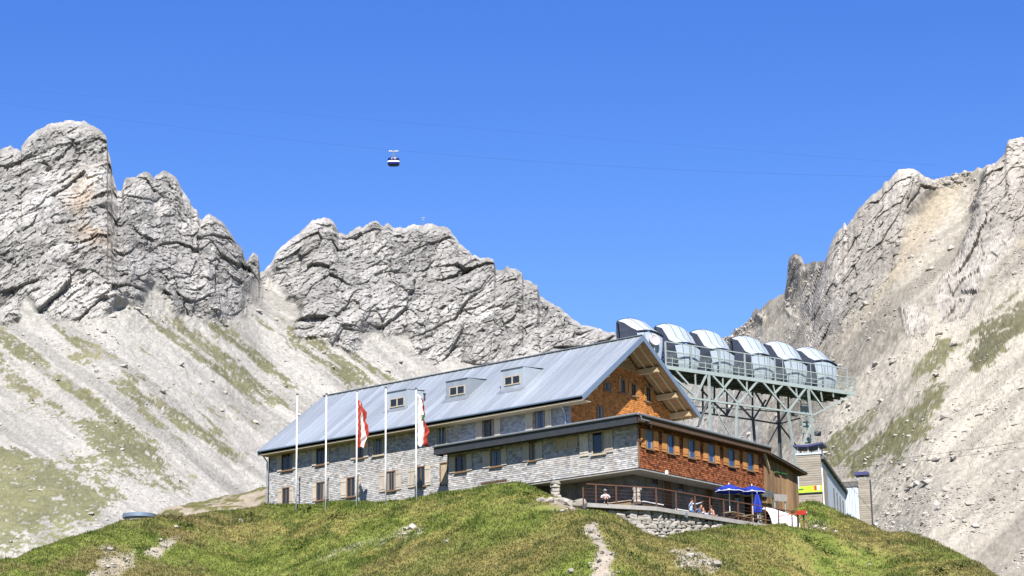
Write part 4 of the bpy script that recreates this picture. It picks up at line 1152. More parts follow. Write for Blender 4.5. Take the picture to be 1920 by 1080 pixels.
# tables with benches
def picnic(label, x_px, y_px, Yp, L=1.5, rot=0.05):
    c = onp(x_px, y_px, 1, Yp); c[2] = DECK_Z
    K = Kit('picnic_table', label, 'table', c, 'picnic tables on the terrace')
    t = np.array([math.cos(rot), math.sin(rot), 0]); n_ = np.array([-t[1], t[0], 0]); Z = np.array([0, 0, 1.0])
    for k in range(4): K.part('table_plank', MB().bar(c - t * L / 2 + n_ * (-.27 + .18 * k) + Z * .74, c + t * L / 2 + n_ * (-.27 + .18 * k) + Z * .74, .16, .04), 'paleplank')
    for s_ in (-1, 1):
        for k in range(2): K.part('bench_plank', MB().bar(c - t * L / 2 + n_ * s_ * (.62 + .15 * k) + Z * .45, c + t * L / 2 + n_ * s_ * (.62 + .15 * k) + Z * .45, .13, .04), 'benchwood')
    for s_ in (-1, 1):
        e = c + t * s_ * L * .36
        K.part('leg', MB().bar(e - n_ * .55, e + n_ * .12 + Z * .72, .05, .08), 'darkwood')
        K.part('leg', MB().bar(e + n_ * .55, e - n_ * .12 + Z * .72, .05, .08), 'darkwood')
        K.part('cross_bar', MB().bar(e - n_ * .75 + Z * .41, e + n_ * .75 + Z * .41, .05, .07), 'darkwood')
picnic('pale plank picnic table under the left open blue umbrella', 1376, 958, -1.3, 1.5)
picnic('pale plank picnic table under the right open blue umbrella', 1412, 964, -1.5, 1.3, -.03)

# umbrellas
def umbrella(label, px_, py_rim, Yp, R, wedge):
    top = onp(px_, py_rim, 1, Yp)
    base_ = np.array([top[0], top[1], DECK_Z])
    K = Kit('parasol', label, 'umbrella', base_, 'blue parasols on the terrace')
    H = top[2] - DECK_Z
    K.part('pole', MB().tube([base_, base_ + np.array([0, 0, H + .34])], .024, 8), 'white')
    K.part('foot', MB().tube([base_, base_ + np.array([0, 0, .1])], [.26, .22], 12), 'concrete')
    n_ = 8
    for k in range(n_):
        a0_, a1_ = 2 * math.pi * k / n_ + .2, 2 * math.pi * (k + 1) / n_ + .2
        def rim(a, r, z): return base_ + np.array([math.cos(a) * r, math.sin(a) * r, H + z])
        am = (a0_ + a1_) / 2
        m = MB()
        apex = base_ + np.array([0, 0, H + .34])
        m.add([apex, rim(a0_, R, 0), rim(am, R * .95, .03), rim(a1_, R, 0), rim(a0_, R * .5, .19), rim(am, R * .47, .20), rim(a1_, R * .5, .19)], [(0, 4, 5), (0, 5, 6), (4, 1, 2, 5), (5, 2, 3, 6)])
        m.add([rim(a0_, R, 0), rim(am, R * .95, .03), rim(a1_, R, 0), rim(a0_, R * 1.01, -.17), rim(am, R * .96, -.14), rim(a1_, R * 1.01, -.17)], [(0, 3, 4, 1), (1, 4, 5, 2)])
        g_ = K.part('canopy_panel', m, 'umbrella')
        m = MB(); m.bar(rim(a0_, R * 1.02, -.16), rim(am, R * .97, -.13), .015, .03); m.bar(rim(am, R * .97, -.13), rim(a1_, R * 1.02, -.16), .015, .03); K.part('white_hem', m, 'white', g_)
        if k in wedge:
            m = MB()
            for j in range(1):
                f0, f1 = .36, .60
                A0, A1 = rim(a0_, R * 1.015, -.1) * (1 - f0) + rim(a1_, R * 1.015, -.1) * f0, rim(a0_, R * 1.015, -.1) * (1 - f1) + rim(a1_, R * 1.015, -.1) * f1
                o_ = (base_ - A0) * np.array([1, 1, 0]); o_ /= np.linalg.norm(o_); 
                m.bar(A0 - o_ * .03, A1 - o_ * .03, .01, .05)
            K.part('white_print', m, 'white', g_)
        m = MB(); m.bar(base_ + np.array([0, 0, H + .28]), rim(a0_, R * .97, -.01), .02, .02); K.part('rib', m, 'gutter')
    K.part('finial', MB().tube([base_ + np.array([0, 0, H + .33]), base_ + np.array([0, 0, H + .44])], [.04, .02], 8), 'white')
umbrella('left open blue parasol with white hem over the terrace tables', 1367, 918, -1.0, .92, (3, 4))
umbrella('right open blue parasol with white hem beside the wooden shed', 1410, 920, -1.0, .86, (3, 4))
b = onp(1421, 962, 1, -2.2); b[2] = DECK_Z
K = Kit('parasol', 'folded blue parasol standing upright by the terrace railing', 'umbrella', b)
K.part('pole', MB().tube([b, b + np.array([0, 0, 2.15])], .024, 8), 'white')
m = MB(); n_ = 20
for i, (z, R) in enumerate(((.85, .20), (1.1, .24), (1.5, .19), (1.9, .10), (2.1, .03))):
    for j in range(n_):
        t = 2 * math.pi * j / n_; r2 = R * (1 + .22 * (1 if j % 2 else -1))
        m.v.append((b[0] + r2 * math.cos(t), b[1] + r2 * math.sin(t), b[2] + z))
    if i:
        for j in range(n_):
            m.f.append(((i - 1) * n_ + j, (i - 1) * n_ + (j + 1) % n_, i * n_ + (j + 1) % n_, i * n_ + j)); m.m.append(0)
K.part('folded_canopy', m, 'umbrella')
K.part('foot', MB().tube([b, b + np.array([0, 0, .1])], [.26, .22], 12), 'concrete')

# white tarpaulin over the stacked goods at the terrace end, red and white barrier board
a = onp(1447, 975, 1, -2.3); c = onp(1500, 985, 1, -2.3)
xs = np.linspace(a[0], c[0], 26); V = []
for row in range(9):
    f = row / 8
    for i, x in enumerate(xs):
        g_ = i / 25
        zt = np.interp(g_, [0, .1, .3, .7, 1], [1.3, 1.5, 1.45, 1.35, 1.28])
        V.append((x, -2.35 + .75 * f ** 2 + .05 * math.sin(i * 1.1 + row * .4) * (1 - f), DECK_Z - .02 + zt * math.sin(f * math.pi / 2)))
    # the back falls again
for row in range(1, 5):
    f = row / 4
    for i, x in enumerate(xs):
        g_ = i / 25
        zt = np.interp(g_, [0, .1, .3, .7, 1], [1.3, 1.5, 1.45, 1.35, 1.28])
        V.append((x, -1.6 + .5 * f, DECK_Z - .02 + zt * math.cos(f * math.pi / 2)))
ii = np.arange(13 * 26).reshape(13, 26)
to = obj('tarpaulin', rawmesh('tarpaulin', np.array(V), np.stack([ii[:-1, :-1], ii[:-1, 1:], ii[1:, 1:], ii[1:, :-1]], -1).reshape(-1, 4), None, True), 'tarp')
tag(to, 'white tarpaulin draped over goods at the right end of the terrace', 'tarpaulin')
q0 = on_edge(1460, 968, -.12); q1 = on_edge(1495, 962, -.12); q2 = on_edge(1512, 961, -.12)
K = Kit('barrier_board', 'red board on a thin red bar at the right end of the railing', 'barrier', q1 + np.array([0, 0, -.5]))
K.part('bar', MB().bar(q0, q1, .05, .05), 'red'); K.part('board', MB().bar(q1 + np.array([-.1, 0, 0]), q2, .06, .28), 'red', bevel=.01)
K.part('bolt', MB().bar(q2 + np.array([-.1, -.06, 0]), q2 + np.array([-.02, -.06, 0]), .03, .09), 'flagwhite')
K.part('support_post', MB().bar(q1 + np.array([.12, .05, -.95]), q1 + np.array([.12, .05, -.1]), .1, .1), 'darkwood')

# ================================================================== WOODEN SHED
sh = Kit('wooden_shed', 'weathered brown plank shed built against the right end of the hut', 'shed', (17, 2.5, -2.6))
Ys = 1.2
xs0, xs1 = 14.15, xx(1497, 915, Ys)
def shed_top(x): return np.interp(x, [14.15, xx(1440, 853, Ys), xs1], [3.05, 2.95, onp(1497, 888, 1, Ys)[2]])
sh.part('core', MB().prism([(xs0, Ys + .06, -3), (xs1 - .05, Ys + .06, -3), (xs1 - .05, Ys + .06, shed_top(xs1) - .1), (xs0, Ys + .06, 2.9)], (0, 4.5, 0)), 'darkwood')
x = xs0; k = 0
while x < xs1 - .05:
    wd = rr_.uniform(.17, .27); x2 = min(x + wd, xs1)
    d_ = rr_.uniform(.0, .02)
    sh.part('plank', MB().prism([(x, Ys + .05, -3), (x2 - .015, Ys + .05, -3), (x2 - .015, Ys + .05, shed_top(x2) - .12), (x, Ys + .05, shed_top(x) - .12)], (0, -.04 - d_, 0)), 'planks')
    x = x2; k += 1
zA, zB = 3.15, shed_top(xs1) - .02
sh.part('shed_roof', MB().prism([(xs0 - .1, Ys - .55, zA), (xs1 + .35, Ys - .55, zB - .12), (xs1 + .35, Ys - .55, zB - .0), (xs0 - .1, Ys - .55, zA + .12)], (0, 5.4, 0)), 'darkwood')
sh.part('roof_sheet', MB().prism([(xs0 - .14, Ys - .6, zA + .125), (xs1 + .40, Ys - .6, zB + .0), (xs1 + .40, Ys - .6, zB + .03), (xs0 - .14, Ys - .6, zA + .155)], (0, 5.5, 0)), 'trimmetal')
q = onp(1438, 858, 1, Ys - .3)
sh.part('roof_strut', MB().bar(q + np.array([-.3, 0, .3]), q + np.array([.5, .2, -.7]), .16, .16), 'paleplank')
q = onp(1464, 915, 1, Ys - .02)
for dx in (-.5, .35):
    sh.part('window_hood', MB().bar(q + np.array([dx - .3, -.1, 1.0]), q + np.array([dx + .3, -.1, 1.0]), .12, .08), 'darkgreen')
# grey notice board standing in front of the shed
q0, q1 = onp(1452, 933, 1, .6), onp(1475, 934, 1, .6)
K = Kit('notice_board', 'pale grey notice board on posts in front of the plank shed', 'sign', (q0 + q1) / 2 * np.array([1, 1, 0]) + np.array([0, 0, DECK_Z]))
K.part('panel', MB().bar(q0, q1, .04, .48), 'concrete')
K.part('post', MB().bar((q0[0] + .1, q0[1] + .06, DECK_Z), (q0[0] + .1, q0[1] + .06, q0[2]), .07), 'steel'); K.part('post', MB().bar((q1[0] - .1, q1[1] + .06, DECK_Z), (q1[0] - .1, q1[1] + .06, q1[2]), .07), 'steel')
for f in (.2, .9):
    c = q0 + (q1 - q0) * f + np.array([0, -.03, -.18]); K.part('red_mark', MB().box(c[0] - .03, c[0] + .03, c[1] - .01, c[1] + .012, c[2] - .03, c[2] + .03), 'red')
q0, q1 = onp(1428, 925, 1, .7), onp(1450, 927, 1, .7)
K = Kit('menu_board', 'dark grey board left of the pale notice board', 'sign', (q0 + q1) / 2 * np.array([1, 1, 0]) + np.array([0, 0, DECK_Z]))
K.part('panel', MB().bar(q0, q1, .04, .42), 'steeldark')
for e in (q0, q1): K.part('post', MB().bar((e[0], e[1] + .06, DECK_Z), (e[0], e[1] + .06, e[2]), .06), 'steeldark')

# ================================================================== FLAGPOLES AND FLAGS
PB = [(557.5, 555.5, 742), (612, 610.8, 741), (669, 669, 735), (724.5, 722, 729), (781.5, 779.5, 731)]
names = ['leftmost white flagpole without a flag', 'second white flagpole from the left without a flag', 'white flagpole that carries the red white red flag', 'white flagpole without a flag between the two flags', 'rightmost white flagpole that carries the white and red crest flag']
tops = []
for (xb, xt, yt_), lb in zip(PB, names):
    b = onp(xb, 938, 0, -2.3); t = onp(xt, yt_, 0, -2.3)
    b[1] = t[1] = (b[1] + t[1]) / 2
    b[2] = hill_z(b[None, :2])[0] - .3
    K = Kit('flagpole', lb, 'flagpole', b, 'flagpoles in front of the hut')
    K.part('shaft', MB().tube([b, t], [.05, .038], 12), 'white', smooth=True)
    K.part('knob', MB().tube([t, t + np.array([0, 0, .05]), t + np.array([0, 0, .12]), t + np.array([0, 0, .16])], [.03, .08, .08, .02], 10), 'steeldark', smooth=True)
    K.part('halyard', MB().tube([b + np.array([-.08, 0, 1.3]), t + np.array([-.07, 0, -.1])], .008, 5), 'white')
    tops.append(t)
def flag(label, t, z_top, H, W, cols, seed, name='flag'):
    """tall banner hung along the pole, limp folds"""
    r = np.random.default_rng(seed)
    nx_, nz_ = 18, 46
    e1 = np.array([.35, -.94, 0])                              # leeward direction
    e2 = np.array([-.94, -.35, 0])
    m = MB()
    V = []
    for j in range(nz_ + 1):
        v = j / nz_
        wmul = np.interp(v, [0, .06, .25, .45, .62, .72, .85, 1], [.35, .55, .85, .9, 1.15, 1.3, 1.1, 1.0]) + .06 * math.sin(v * 23 + seed)
        for i in range(nx_ + 1):
            u_ = i / nx_
            fold = .16 * math.sin(u_ * 7 + v * 5 + seed) * (u_ + .1) + .10 * math.sin(v * 17 + u_ * 9 + seed * 2) * u_ + .05 * math.sin(v * 41 + u_ * 15)
            sag = .35 * u_ * (1 - v) * .55 + .05 * math.sin(u_ * 9 + seed)
            V.append(t * np.array([1, 1, 0]) + np.array([0, 0, z_top - v * H - sag]) + e1 * (.09 + u_ * W * wmul) + e2 * fold)
    fs, ms = [], []
    for j in range(nz_):
        for i in range(nx_):
            a = j * (nx_ + 1) + i
            fs.append((a, a + 1, a + nx_ + 2, a + nx_ + 1)); ms.append(cols((i + .5) / nx_, (j + .5) / nz_))
    m.v = [tuple(p) for p in V]; m.f = fs; m.m = ms
    o = m.build(name, ['flagred', 'flagwhite', 'darkgreen'], None, True)
    so_ = o.modifiers.new('thickness', 'SOLIDIFY'); so_.thickness = .006
    return tag(o, label, 'flag', 'flags on the flagpoles')
zt1 = onp(671, 750, 0, -2.3)[2]
flag('limp red white red flag hanging from the middle flagpole', tops[2], zt1, 3.25, .60, lambda u_, v: 0 if (u_ < .32 or u_ > .74) else 1, 2)
zt2 = onp(783, 738, 0, -2.3)[2]
def crest(u_, v):
    if .40 < v < .50 and .42 < u_ < .78: return 2
    if v < .2: return 1 if u_ < .75 else 0
    return 1 if u_ < .64 else 0
flag('limp white and red flag with dark green crest on the rightmost flagpole', tops[4], zt2, 3.5, .62, crest, 5)

# ================================================================== STEEL PLATFORM WITH SIX HOUSINGS
ZP = 12.0
pa, pb = onp(1249, 686, 2, ZP), onp(1601, 736, 2, ZP)
e1 = (pb - pa); LP = np.linalg.norm(e1); e1 /= LP
e2 = np.array([-e1[1], e1[0], 0]);
if e2 @ (CAM - pa) > 0: e2 = -e2
pa = pa - e1 * 4.0
Zv = np.array([0, 0, 1.0])
def fr(x, y, off=0.0): return onplane(x, y, pa + e2 * off, e2)
DP = 3.2
gz_ = lambda p: hill_z(p[None, :2])[0]
foot0 = fr(1450, 850); foot0[2] = gz_(foot0)
pf = Kit('steel_platform', 'long grey steel lattice platform on legs behind the hut', 'platform', foot0)
pbz = pb
pf.part('deck_grating', MB().bar(pa + e2 * DP / 2 + Zv * -.03, pb + e2 * DP / 2 + Zv * -.03, DP - .2, .06), 'steeldark')
for off, nm in ((0, 'edge_beam'), (DP, 'edge_beam')):
    pf.part(nm, MB().bar(pa + e2 * off - Zv * .1, pb + e2 * off - Zv * .1, .12, .28), 'steel')
for k in range(15):
    c = pa + e1 * ((LP + 4) * (k + .5) / 15)
    pf.part('cross_beam', MB().bar(c + Zv * -.27, c + e2 * DP + Zv * -.27, .1, .14), 'steeldark')
for off in (.8, 1.6, 2.4):
    pf.part('stringer', MB().bar(pa + e2 * off - Zv * .22, pb + e2 * off - Zv * .22, .1, .2), 'steeldark')
# railings: front posts at measured columns, back posts evenly
for x, w_ in ((1249, .13), (1297, .12), (1350, .13), (1397, .13), (1453, .12), (1546, .12), (1588, .1)):
    c = fr(x, 690); c = c * np.array([1, 1, 0]) + Zv * ZP
    pf.part('rail_post', MB().bar(c, c + Zv * 1.85, w_ * .8, w_ * .8), 'steel')
for x in (1261, 1285, 1323, 1335, 1373, 1385, 1410, 1425, 1440, 1468, 1482, 1500, 1520, 1532, 1568):
    c = fr(x, 690) * np.array([1, 1, 0]) + Zv * ZP
    pf.part('rail_post', MB().bar(c, c + Zv * (.75 if x % 2 else 1.85), .045, .045), 'steel')
f0 = fr(1249, 690) * np.array([1, 1, 0]); f1 = pb * np.array([1, 1, 0])
for z, th in ((1.85, .07), (1.15, .07), (.62, .05), (.28, .05)):
    end = f1 if z < 1.2 else fr(1588, 700) * np.array([1, 1, 0])
    pf.part('rail', MB().bar(f0 + Zv * (ZP + z), end + Zv * (ZP + z), th, th), 'steel')
    pf.part('rail', MB().bar(f0 + e2 * DP + Zv * (ZP + z), end + e2 * DP + Zv * (ZP + z), th, th), 'steel')
for k in range(9):
    c = f0 + (f1 - f0) * k / 8 + e2 * DP + Zv * ZP
    pf.part('rail_post', MB().bar(c, c + Zv * 1.85, .06, .06), 'steel')
for z in (.6, 1.15): pf.part('end_rail', MB().bar(f1 + Zv * (ZP + z), f1 + e2 * DP + Zv * (ZP + z), .05), 'steel')
c = f1 + Zv * ZP; pf.part('rail_post', MB().bar(c, c + Zv * 1.15, .06), 'steel')
# wire mesh infill of the railing
m = MB()
for k in range(150):
    c = f0 + (f1 - f0) * (k + .5) / 150 + Zv * ZP
    if (k // 12) % 2 == 0 or k > 40: m.bar(c + Zv * .3, c + Zv * 1.12, .012, .012)
o = pf.part('mesh_infill', m, 'steel'); o['kind'] = 'stuff'
# truss: front plane (off 0) and rear plane (off DP), nodes read from the photograph
def strut(a, b, off, th=.11, nm='strut', mt='steel'):
    pf.part(nm, MB().bar(fr(*a, off), fr(*b, off), th, th), mt)
FT = [((1326, 699), (1300, 755)), ((1331, 699), (1383, 756)), ((1421.5, 713), (1385, 756)), ((1427, 713), (1476, 770)), ((1512, 726), (1479, 770)), ((1375, 706), (1359, 726)), ((1340, 751), (1359, 726)), ((1469, 720), (1452, 738)), ((1378, 706), (1410, 745)), ((1290, 720), (1263, 690)), ((1516, 727), (1545, 767)), ((1300, 740), (1260, 705)), ((1473, 720), (1500, 750))]
for a, b in FT: strut(a, b, .02, .13)
strut((1262, 742), (1527, 778), .0, .13, 'lower_chord')
for a, b in (((1303, 695), (1305, 735)), ((1355, 703), (1356, 742)), ((1400, 709), (1401, 742)), ((1448, 716), (1455, 745)), ((1492, 722), (1496, 755)), ((1538, 729), (1542, 752)), ((1561, 733), (1563, 745)), ((1580, 735), (1581, 740))): strut(a, b, .04, .09, 'hanger')
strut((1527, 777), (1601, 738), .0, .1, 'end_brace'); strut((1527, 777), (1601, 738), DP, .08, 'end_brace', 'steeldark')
# front legs down to the ground
for x, y, xb in ((1329, 700, 1332), (1382, 756, 1374), (1515, 726, 1538), (1477, 772, 1505)):
    a = fr(x, y, .0); b = fr(xb, 850, .0); b = a + (b - a) * 1.15; b[2] = min(gz_(b), b[2]) - .3
    pf.part('leg', MB().bar(a, b, .16, .16), 'steel')
strut((1525, 785), (1504, 838), .05, .12, 'brace'); strut((1335, 755), (1368, 815), .05, .07, 'brace'); strut((1326, 755), (1309, 800), .05, .14, 'brace', 'steeldark')
# rear plane, shade of the deck put into its darker steel colour
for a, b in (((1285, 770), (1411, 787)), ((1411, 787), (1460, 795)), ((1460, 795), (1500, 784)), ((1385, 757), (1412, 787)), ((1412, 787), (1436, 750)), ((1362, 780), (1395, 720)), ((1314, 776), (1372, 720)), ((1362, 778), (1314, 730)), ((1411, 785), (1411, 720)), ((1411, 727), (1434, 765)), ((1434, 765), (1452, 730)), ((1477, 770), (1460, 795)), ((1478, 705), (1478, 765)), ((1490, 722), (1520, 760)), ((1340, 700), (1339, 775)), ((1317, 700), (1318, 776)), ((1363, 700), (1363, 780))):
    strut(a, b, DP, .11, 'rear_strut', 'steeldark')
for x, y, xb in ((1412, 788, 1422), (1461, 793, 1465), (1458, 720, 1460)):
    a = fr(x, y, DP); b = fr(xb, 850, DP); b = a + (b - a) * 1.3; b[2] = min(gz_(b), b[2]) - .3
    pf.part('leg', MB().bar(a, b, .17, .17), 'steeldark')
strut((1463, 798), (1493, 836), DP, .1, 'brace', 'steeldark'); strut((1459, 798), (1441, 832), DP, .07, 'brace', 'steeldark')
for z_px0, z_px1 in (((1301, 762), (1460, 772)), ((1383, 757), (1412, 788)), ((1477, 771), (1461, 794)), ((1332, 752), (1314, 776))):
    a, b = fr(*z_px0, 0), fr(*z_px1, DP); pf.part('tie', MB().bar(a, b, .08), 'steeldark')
# caged ladder
la0, la1 = fr(1499, 722, 1.2), fr(1508, 840, 1.2)
lb0, lb1 = fr(1513, 724, 1.2), fr(1521, 840, 1.2)
pf.part('ladder_stile', MB().bar(la0, la1, .06), 'steel'); pf.part('ladder_stile', MB().bar(lb0, lb1, .06), 'steel')
for k in range(15): pf.part('ladder_rung', MB().bar(la0 + (la1 - la0) * (k + .5) / 15, lb0 + (lb1 - lb0) * (k + .5) / 15, .06), 'steel')
for k in range(4): f_ = (k + .5) / 4; pf.part('ladder_plate', MB().bar(la0 + (la1 - la0) * f_ + e2 * .1, lb0 + (lb1 - lb0) * f_ + e2 * .1, .03, .5), 'steel')
# hanging junction boxes below the deck
for x, y in ((1490, 776), (1533, 813), (1528, 745)):
    c = fr(x, y, 1.5); pf.part('junction_box', MB().bar(c - e1 * .25, c + e1 * .25, .3, .35), 'steeldark', bevel=.03)

# the housings: curved shells with a dark flat flank, facing the camera side
def housing(label, xl, xr, ytop, yvis, ybot, dish=False, smooth_front=False):
    """xl..xr: left and right edges in the picture, ytop: crown, yvis: visor edge, ybot: deck"""
    off = 1.1
    base_ = fr((xl + xr) / 2, ybot, off); base_ = base_ * np.array([1, 1, 0]) + Zv * ZP
    K = Kit('dome_housing', label, 'housing', base_, 'housings on the steel platform')
    W_ = (fr(xr, ytop + 20, off) - fr(xl, ytop + 20, off)) @ e1
    L0 = (fr(xl, ytop + 20, off) - base_) @ e1
    zt = fr((xl + xr) / 2, ytop, off + .9)[2] - ZP; zv = fr((xl + xr) / 2, yvis, off - .9)[2] - ZP
    n_ = 12
    def section(d_, z0, rise, l0, l1, tilt=0.0):
        """arched strip across the housing at depth d_"""
        out = []
        for j in range(n_ + 1):
            u_ = j / n_
            a = math.pi * (.12 + .76 * u_)
            s_ = (math.sin(a) - math.sin(math.pi * .12)) / (1 - math.sin(math.pi * .12))
            out.append(base_ + e1 * (L0 + W_ * (l0 + (l1 - l0) * u_)) + e2 * (d_ - .16 * s_) + Zv * (z0 + rise * s_ - tilt * u_ ** 1.6))
        return out
    def shell(name, secs, mt):
        m = MB()
        for s_ in secs: m.v += [tuple(p) for p in s_]
        for i in range(len(secs) - 1):
            for j in range(n_):
                a = i * (n_ + 1) + j
                m.f.append((a, a + 1, a + n_ + 2, a + n_ + 1)); m.m.append(0)
        o = K.part(name, m, mt)
        s_ = o.modifiers.new('thickness', 'SOLIDIFY'); s_.thickness = .05; s_.offset = 0
        return o
    rise = .40
    top = [section(.95, zt - rise - .02, rise, 0, .93, .30), section(.5, zt - rise - .22, rise, .07, .97, .34), section(.05, zv + .30, rise * .8, .16, 1.0, .26), section(-.35, zv + .02, rise * .45, .25, 1.01, .10)]
    up_ = shell('upper_shell', top, 'dome')
    low = [section(-.30, zv - .12, .16, .24, .99, .06), section(-.30, zv * .62, .10, .29, .98, 0), section(-.22, zv * .28, .06, .35, .95, 0), section(-.05, .06, .03, .40, .90, 0)]
    lo_ = shell('lower_shell', low, 'dome')
    # seams
    for secs, par in ((top, up_), (low, lo_)):
        for j in (3, 6, 9):
            m = MB()
            for i in range(len(secs) - 1):
                m.bar(secs[i][j] - e2 * .03 + Zv * .02, secs[i + 1][j] - e2 * .03 + Zv * .02, .03, .03)
            K.part('seam', m, 'steeldark', par)
    # visor lip, dark
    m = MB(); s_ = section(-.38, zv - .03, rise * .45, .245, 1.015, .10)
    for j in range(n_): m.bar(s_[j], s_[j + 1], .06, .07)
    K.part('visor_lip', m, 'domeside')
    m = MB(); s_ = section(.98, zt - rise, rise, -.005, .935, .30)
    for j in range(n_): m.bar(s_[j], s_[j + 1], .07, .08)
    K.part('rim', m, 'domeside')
    # dark flank: from the tapered front shells back to the straight left edge, and a narrow one on the right
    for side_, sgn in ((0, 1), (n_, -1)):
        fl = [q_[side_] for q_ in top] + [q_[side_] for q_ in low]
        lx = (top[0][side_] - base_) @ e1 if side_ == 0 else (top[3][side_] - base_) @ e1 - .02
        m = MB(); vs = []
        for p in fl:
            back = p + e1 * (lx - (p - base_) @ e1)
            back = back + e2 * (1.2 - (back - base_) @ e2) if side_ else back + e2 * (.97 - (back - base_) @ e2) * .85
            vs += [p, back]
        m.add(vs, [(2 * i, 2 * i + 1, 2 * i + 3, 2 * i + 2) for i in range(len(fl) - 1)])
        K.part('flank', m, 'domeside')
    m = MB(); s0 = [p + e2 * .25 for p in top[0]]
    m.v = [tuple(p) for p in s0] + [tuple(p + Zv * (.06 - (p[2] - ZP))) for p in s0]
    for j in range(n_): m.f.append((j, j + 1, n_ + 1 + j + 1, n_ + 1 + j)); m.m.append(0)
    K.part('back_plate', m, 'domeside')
    c = base_ + e1 * (L0 + W_ * .5)
    K.part('pedestal', MB().tube([c + e2 * .6, c + e2 * .6 + Zv * .5], [.6, .5], 12), 'steel')
    if dish:
        cx = fr(1228.5, 637, .35); m = MB(); n2 = 24; d_ = -e2 * .95 + Zv * .15; d_ /= np.linalg.norm(d_)
        s1 = np.cross(d_, Zv); s1 /= np.linalg.norm(s1); s2 = np.cross(s1, d_)
        Rr_ = .42
        rings = [(0.0, -.10), (.5, -.07), (.9, -.02), (1.0, .03), (1.0, -.2), (.6, -.28), (0.0, -.3)]
        for rr2, dd2 in rings:
            for j in range(n2):
                t = 2 * math.pi * j / n2; m.v.append(tuple(cx + (s1 * math.cos(t) + s2 * math.sin(t)) * Rr_ * max(rr2, .01) + d_ * dd2))
        for i in range(len(rings) - 1):
            for j in range(n2): m.f.append((i * n2 + j, i * n2 + (j + 1) % n2, (i + 1) * n2 + (j + 1) % n2, (i + 1) * n2 + j)); m.m.append(0)
        D_ = Kit('round_dish', 'round pinkish white dish antenna in front of the leftmost housing', 'dish', cx - Zv * .9)
        D_.part('dish', m, 'paletop', smooth=True); D_.part('mast', MB().tube([np.array([cx[0], cx[1], ZP]) - d_ * .12, cx - d_ * .12], .04, 8), 'steel')
housing('leftmost white housing partly behind the hut ridge with the round dish', 1174, 1237, 599, 618, 676, dish=True)
housing('second pale blue dome housing from the left on the steel platform', 1245, 1307, 609, 641, 690)
housing('third pale blue dome housing from the left on the steel platform', 1311, 1371, 620, 652, 698)
housing('fourth pale blue dome housing from the left on the steel platform', 1388, 1446, 632, 662, 706)
housing('fifth pale blue dome housing from the left on the steel platform', 1450, 1507, 642, 672, 714)
housing('rightmost pale housing at the outer end of the steel platform', 1508, 1563, 653, 674, 722)
lq = fr(1240, 640, .9) * np.array([1, 1, 0])
K = Kit('blue_ladder', 'small blue access ladder between the first two housings', 'ladder', lq + Zv * ZP)
for s_ in (0, .42): K.part('stile', MB().bar(lq + e1 * s_ + Zv * ZP, lq + e1 * s_ + Zv * (ZP + 2.1), .06), 'cabinblue')
for k in range(6): K.part('rung', MB().bar(lq + Zv * (ZP + .3 + .32 * k), lq + e1 * .42 + Zv * (ZP + .3 + .32 * k), .045), 'cabinblue')

# ================================================================== STATION TOWER AND WING
D0 = 150.0
B0 = atd(1498, 965, D0)
hf_ = np.array([math.cos(YAW - .145), math.sin(YAW - .145), 0]); hr_ = np.array([hf_[1], -hf_[0], 0])
an = math.radians(9)
b1 = hr_ * math.cos(an) - hf_ * math.sin(an); b2 = hf_ * math.cos(an) + hr_ * math.sin(an)
st = Kit('station_tower', 'boarded concrete station tower with dark blue cap right of the hut', 'tower', B0 + b1 * .8 + np.array([0, 0, -1]))
TW = 1.72
def bp(u_, v, z): return B0 * np.array([1, 1, 0]) + b1 * u_ + b2 * v + Zv * z
def zz(x, y, D): return atd(x, y, D)[2]
ztop = zz(1520, 853, D0); zbot = -2.2
def bprism(u0_, u1_, v0_, v1_, z0, z1): return MB().prism([bp(u0_, v0_, z0), bp(u1_, v0_, z0), bp(u1_, v1_, z0), bp(u0_, v1_, z0)], (0, 0, z1 - z0))
st.part('shaft', bprism(.03, TW - .03, .03, 1.6, zbot, ztop), 'basewall')
z = zbot
while z < ztop - .05:
    hgt_ = rr_.uniform(.14, .19); z2 = min(z + hgt_, ztop)
    st.part('board', bprism(0, TW, rr_.uniform(-.015, 0), .029, z, z2 - .018), 'board')
    z = z2
st.part('cornice', bprism(-.05, TW + .08, -.06, 1.7, ztop + .002, ztop + .13), 'paleblue')
for u_ in (.1, TW / 2, TW - .1):
    for v in (.05, 1.5): st.part('cap_post', MB().bar(bp(u_, v, ztop + .13), bp(u_, v, ztop + .62), .07), 'paleblue')
st.part('cap_roof', MB().prism([bp(-.18, -.2, ztop + .62), bp(TW / 2, -.2, ztop + .54), bp(TW + .22, -.2, ztop + .70), bp(TW + .22, -.2, ztop + .82), bp(TW / 2, -.2, ztop + .68), bp(-.18, -.2, ztop + .74)], b2 * 2.0), 'capblue')
st.part('downpipe', MB().tube([bp(TW + .06, -.03, ztop - 1.0), bp(TW + .12, -.03, zbot)], .05, 8), 'white')
# sign on the tower
zs0, zs1 = zz(1520, 924, D0), zz(1520, 911.5, D0)
K = Kit('lime_sign', 'lime green sign band with a red and white panel on the station tower', 'sign', bp(.9, -.05, zs0))
K.part('band', bprism(.06, TW + .02, -.06, -.02, zs0, zs1), 'lime')
K.part('red_panel', bprism(1.18, 1.36, -.075, -.061, zs0 + .14, zs1 - .02), 'red')
K.part('white_panel', bprism(1.38, 1.58, -.075, -.061, zs0 + .12, zs1 - .02), 'white')
K.part('green_lettering', bprism(.1, .42, -.072, -.061, zs0 + .2, zs0 + .29), 'darkgreen')
K.part('shadow_rail', bprism(.06, TW + .02, -.08, -.02, zs0 - .06, zs0 - .003), 'darktrim')
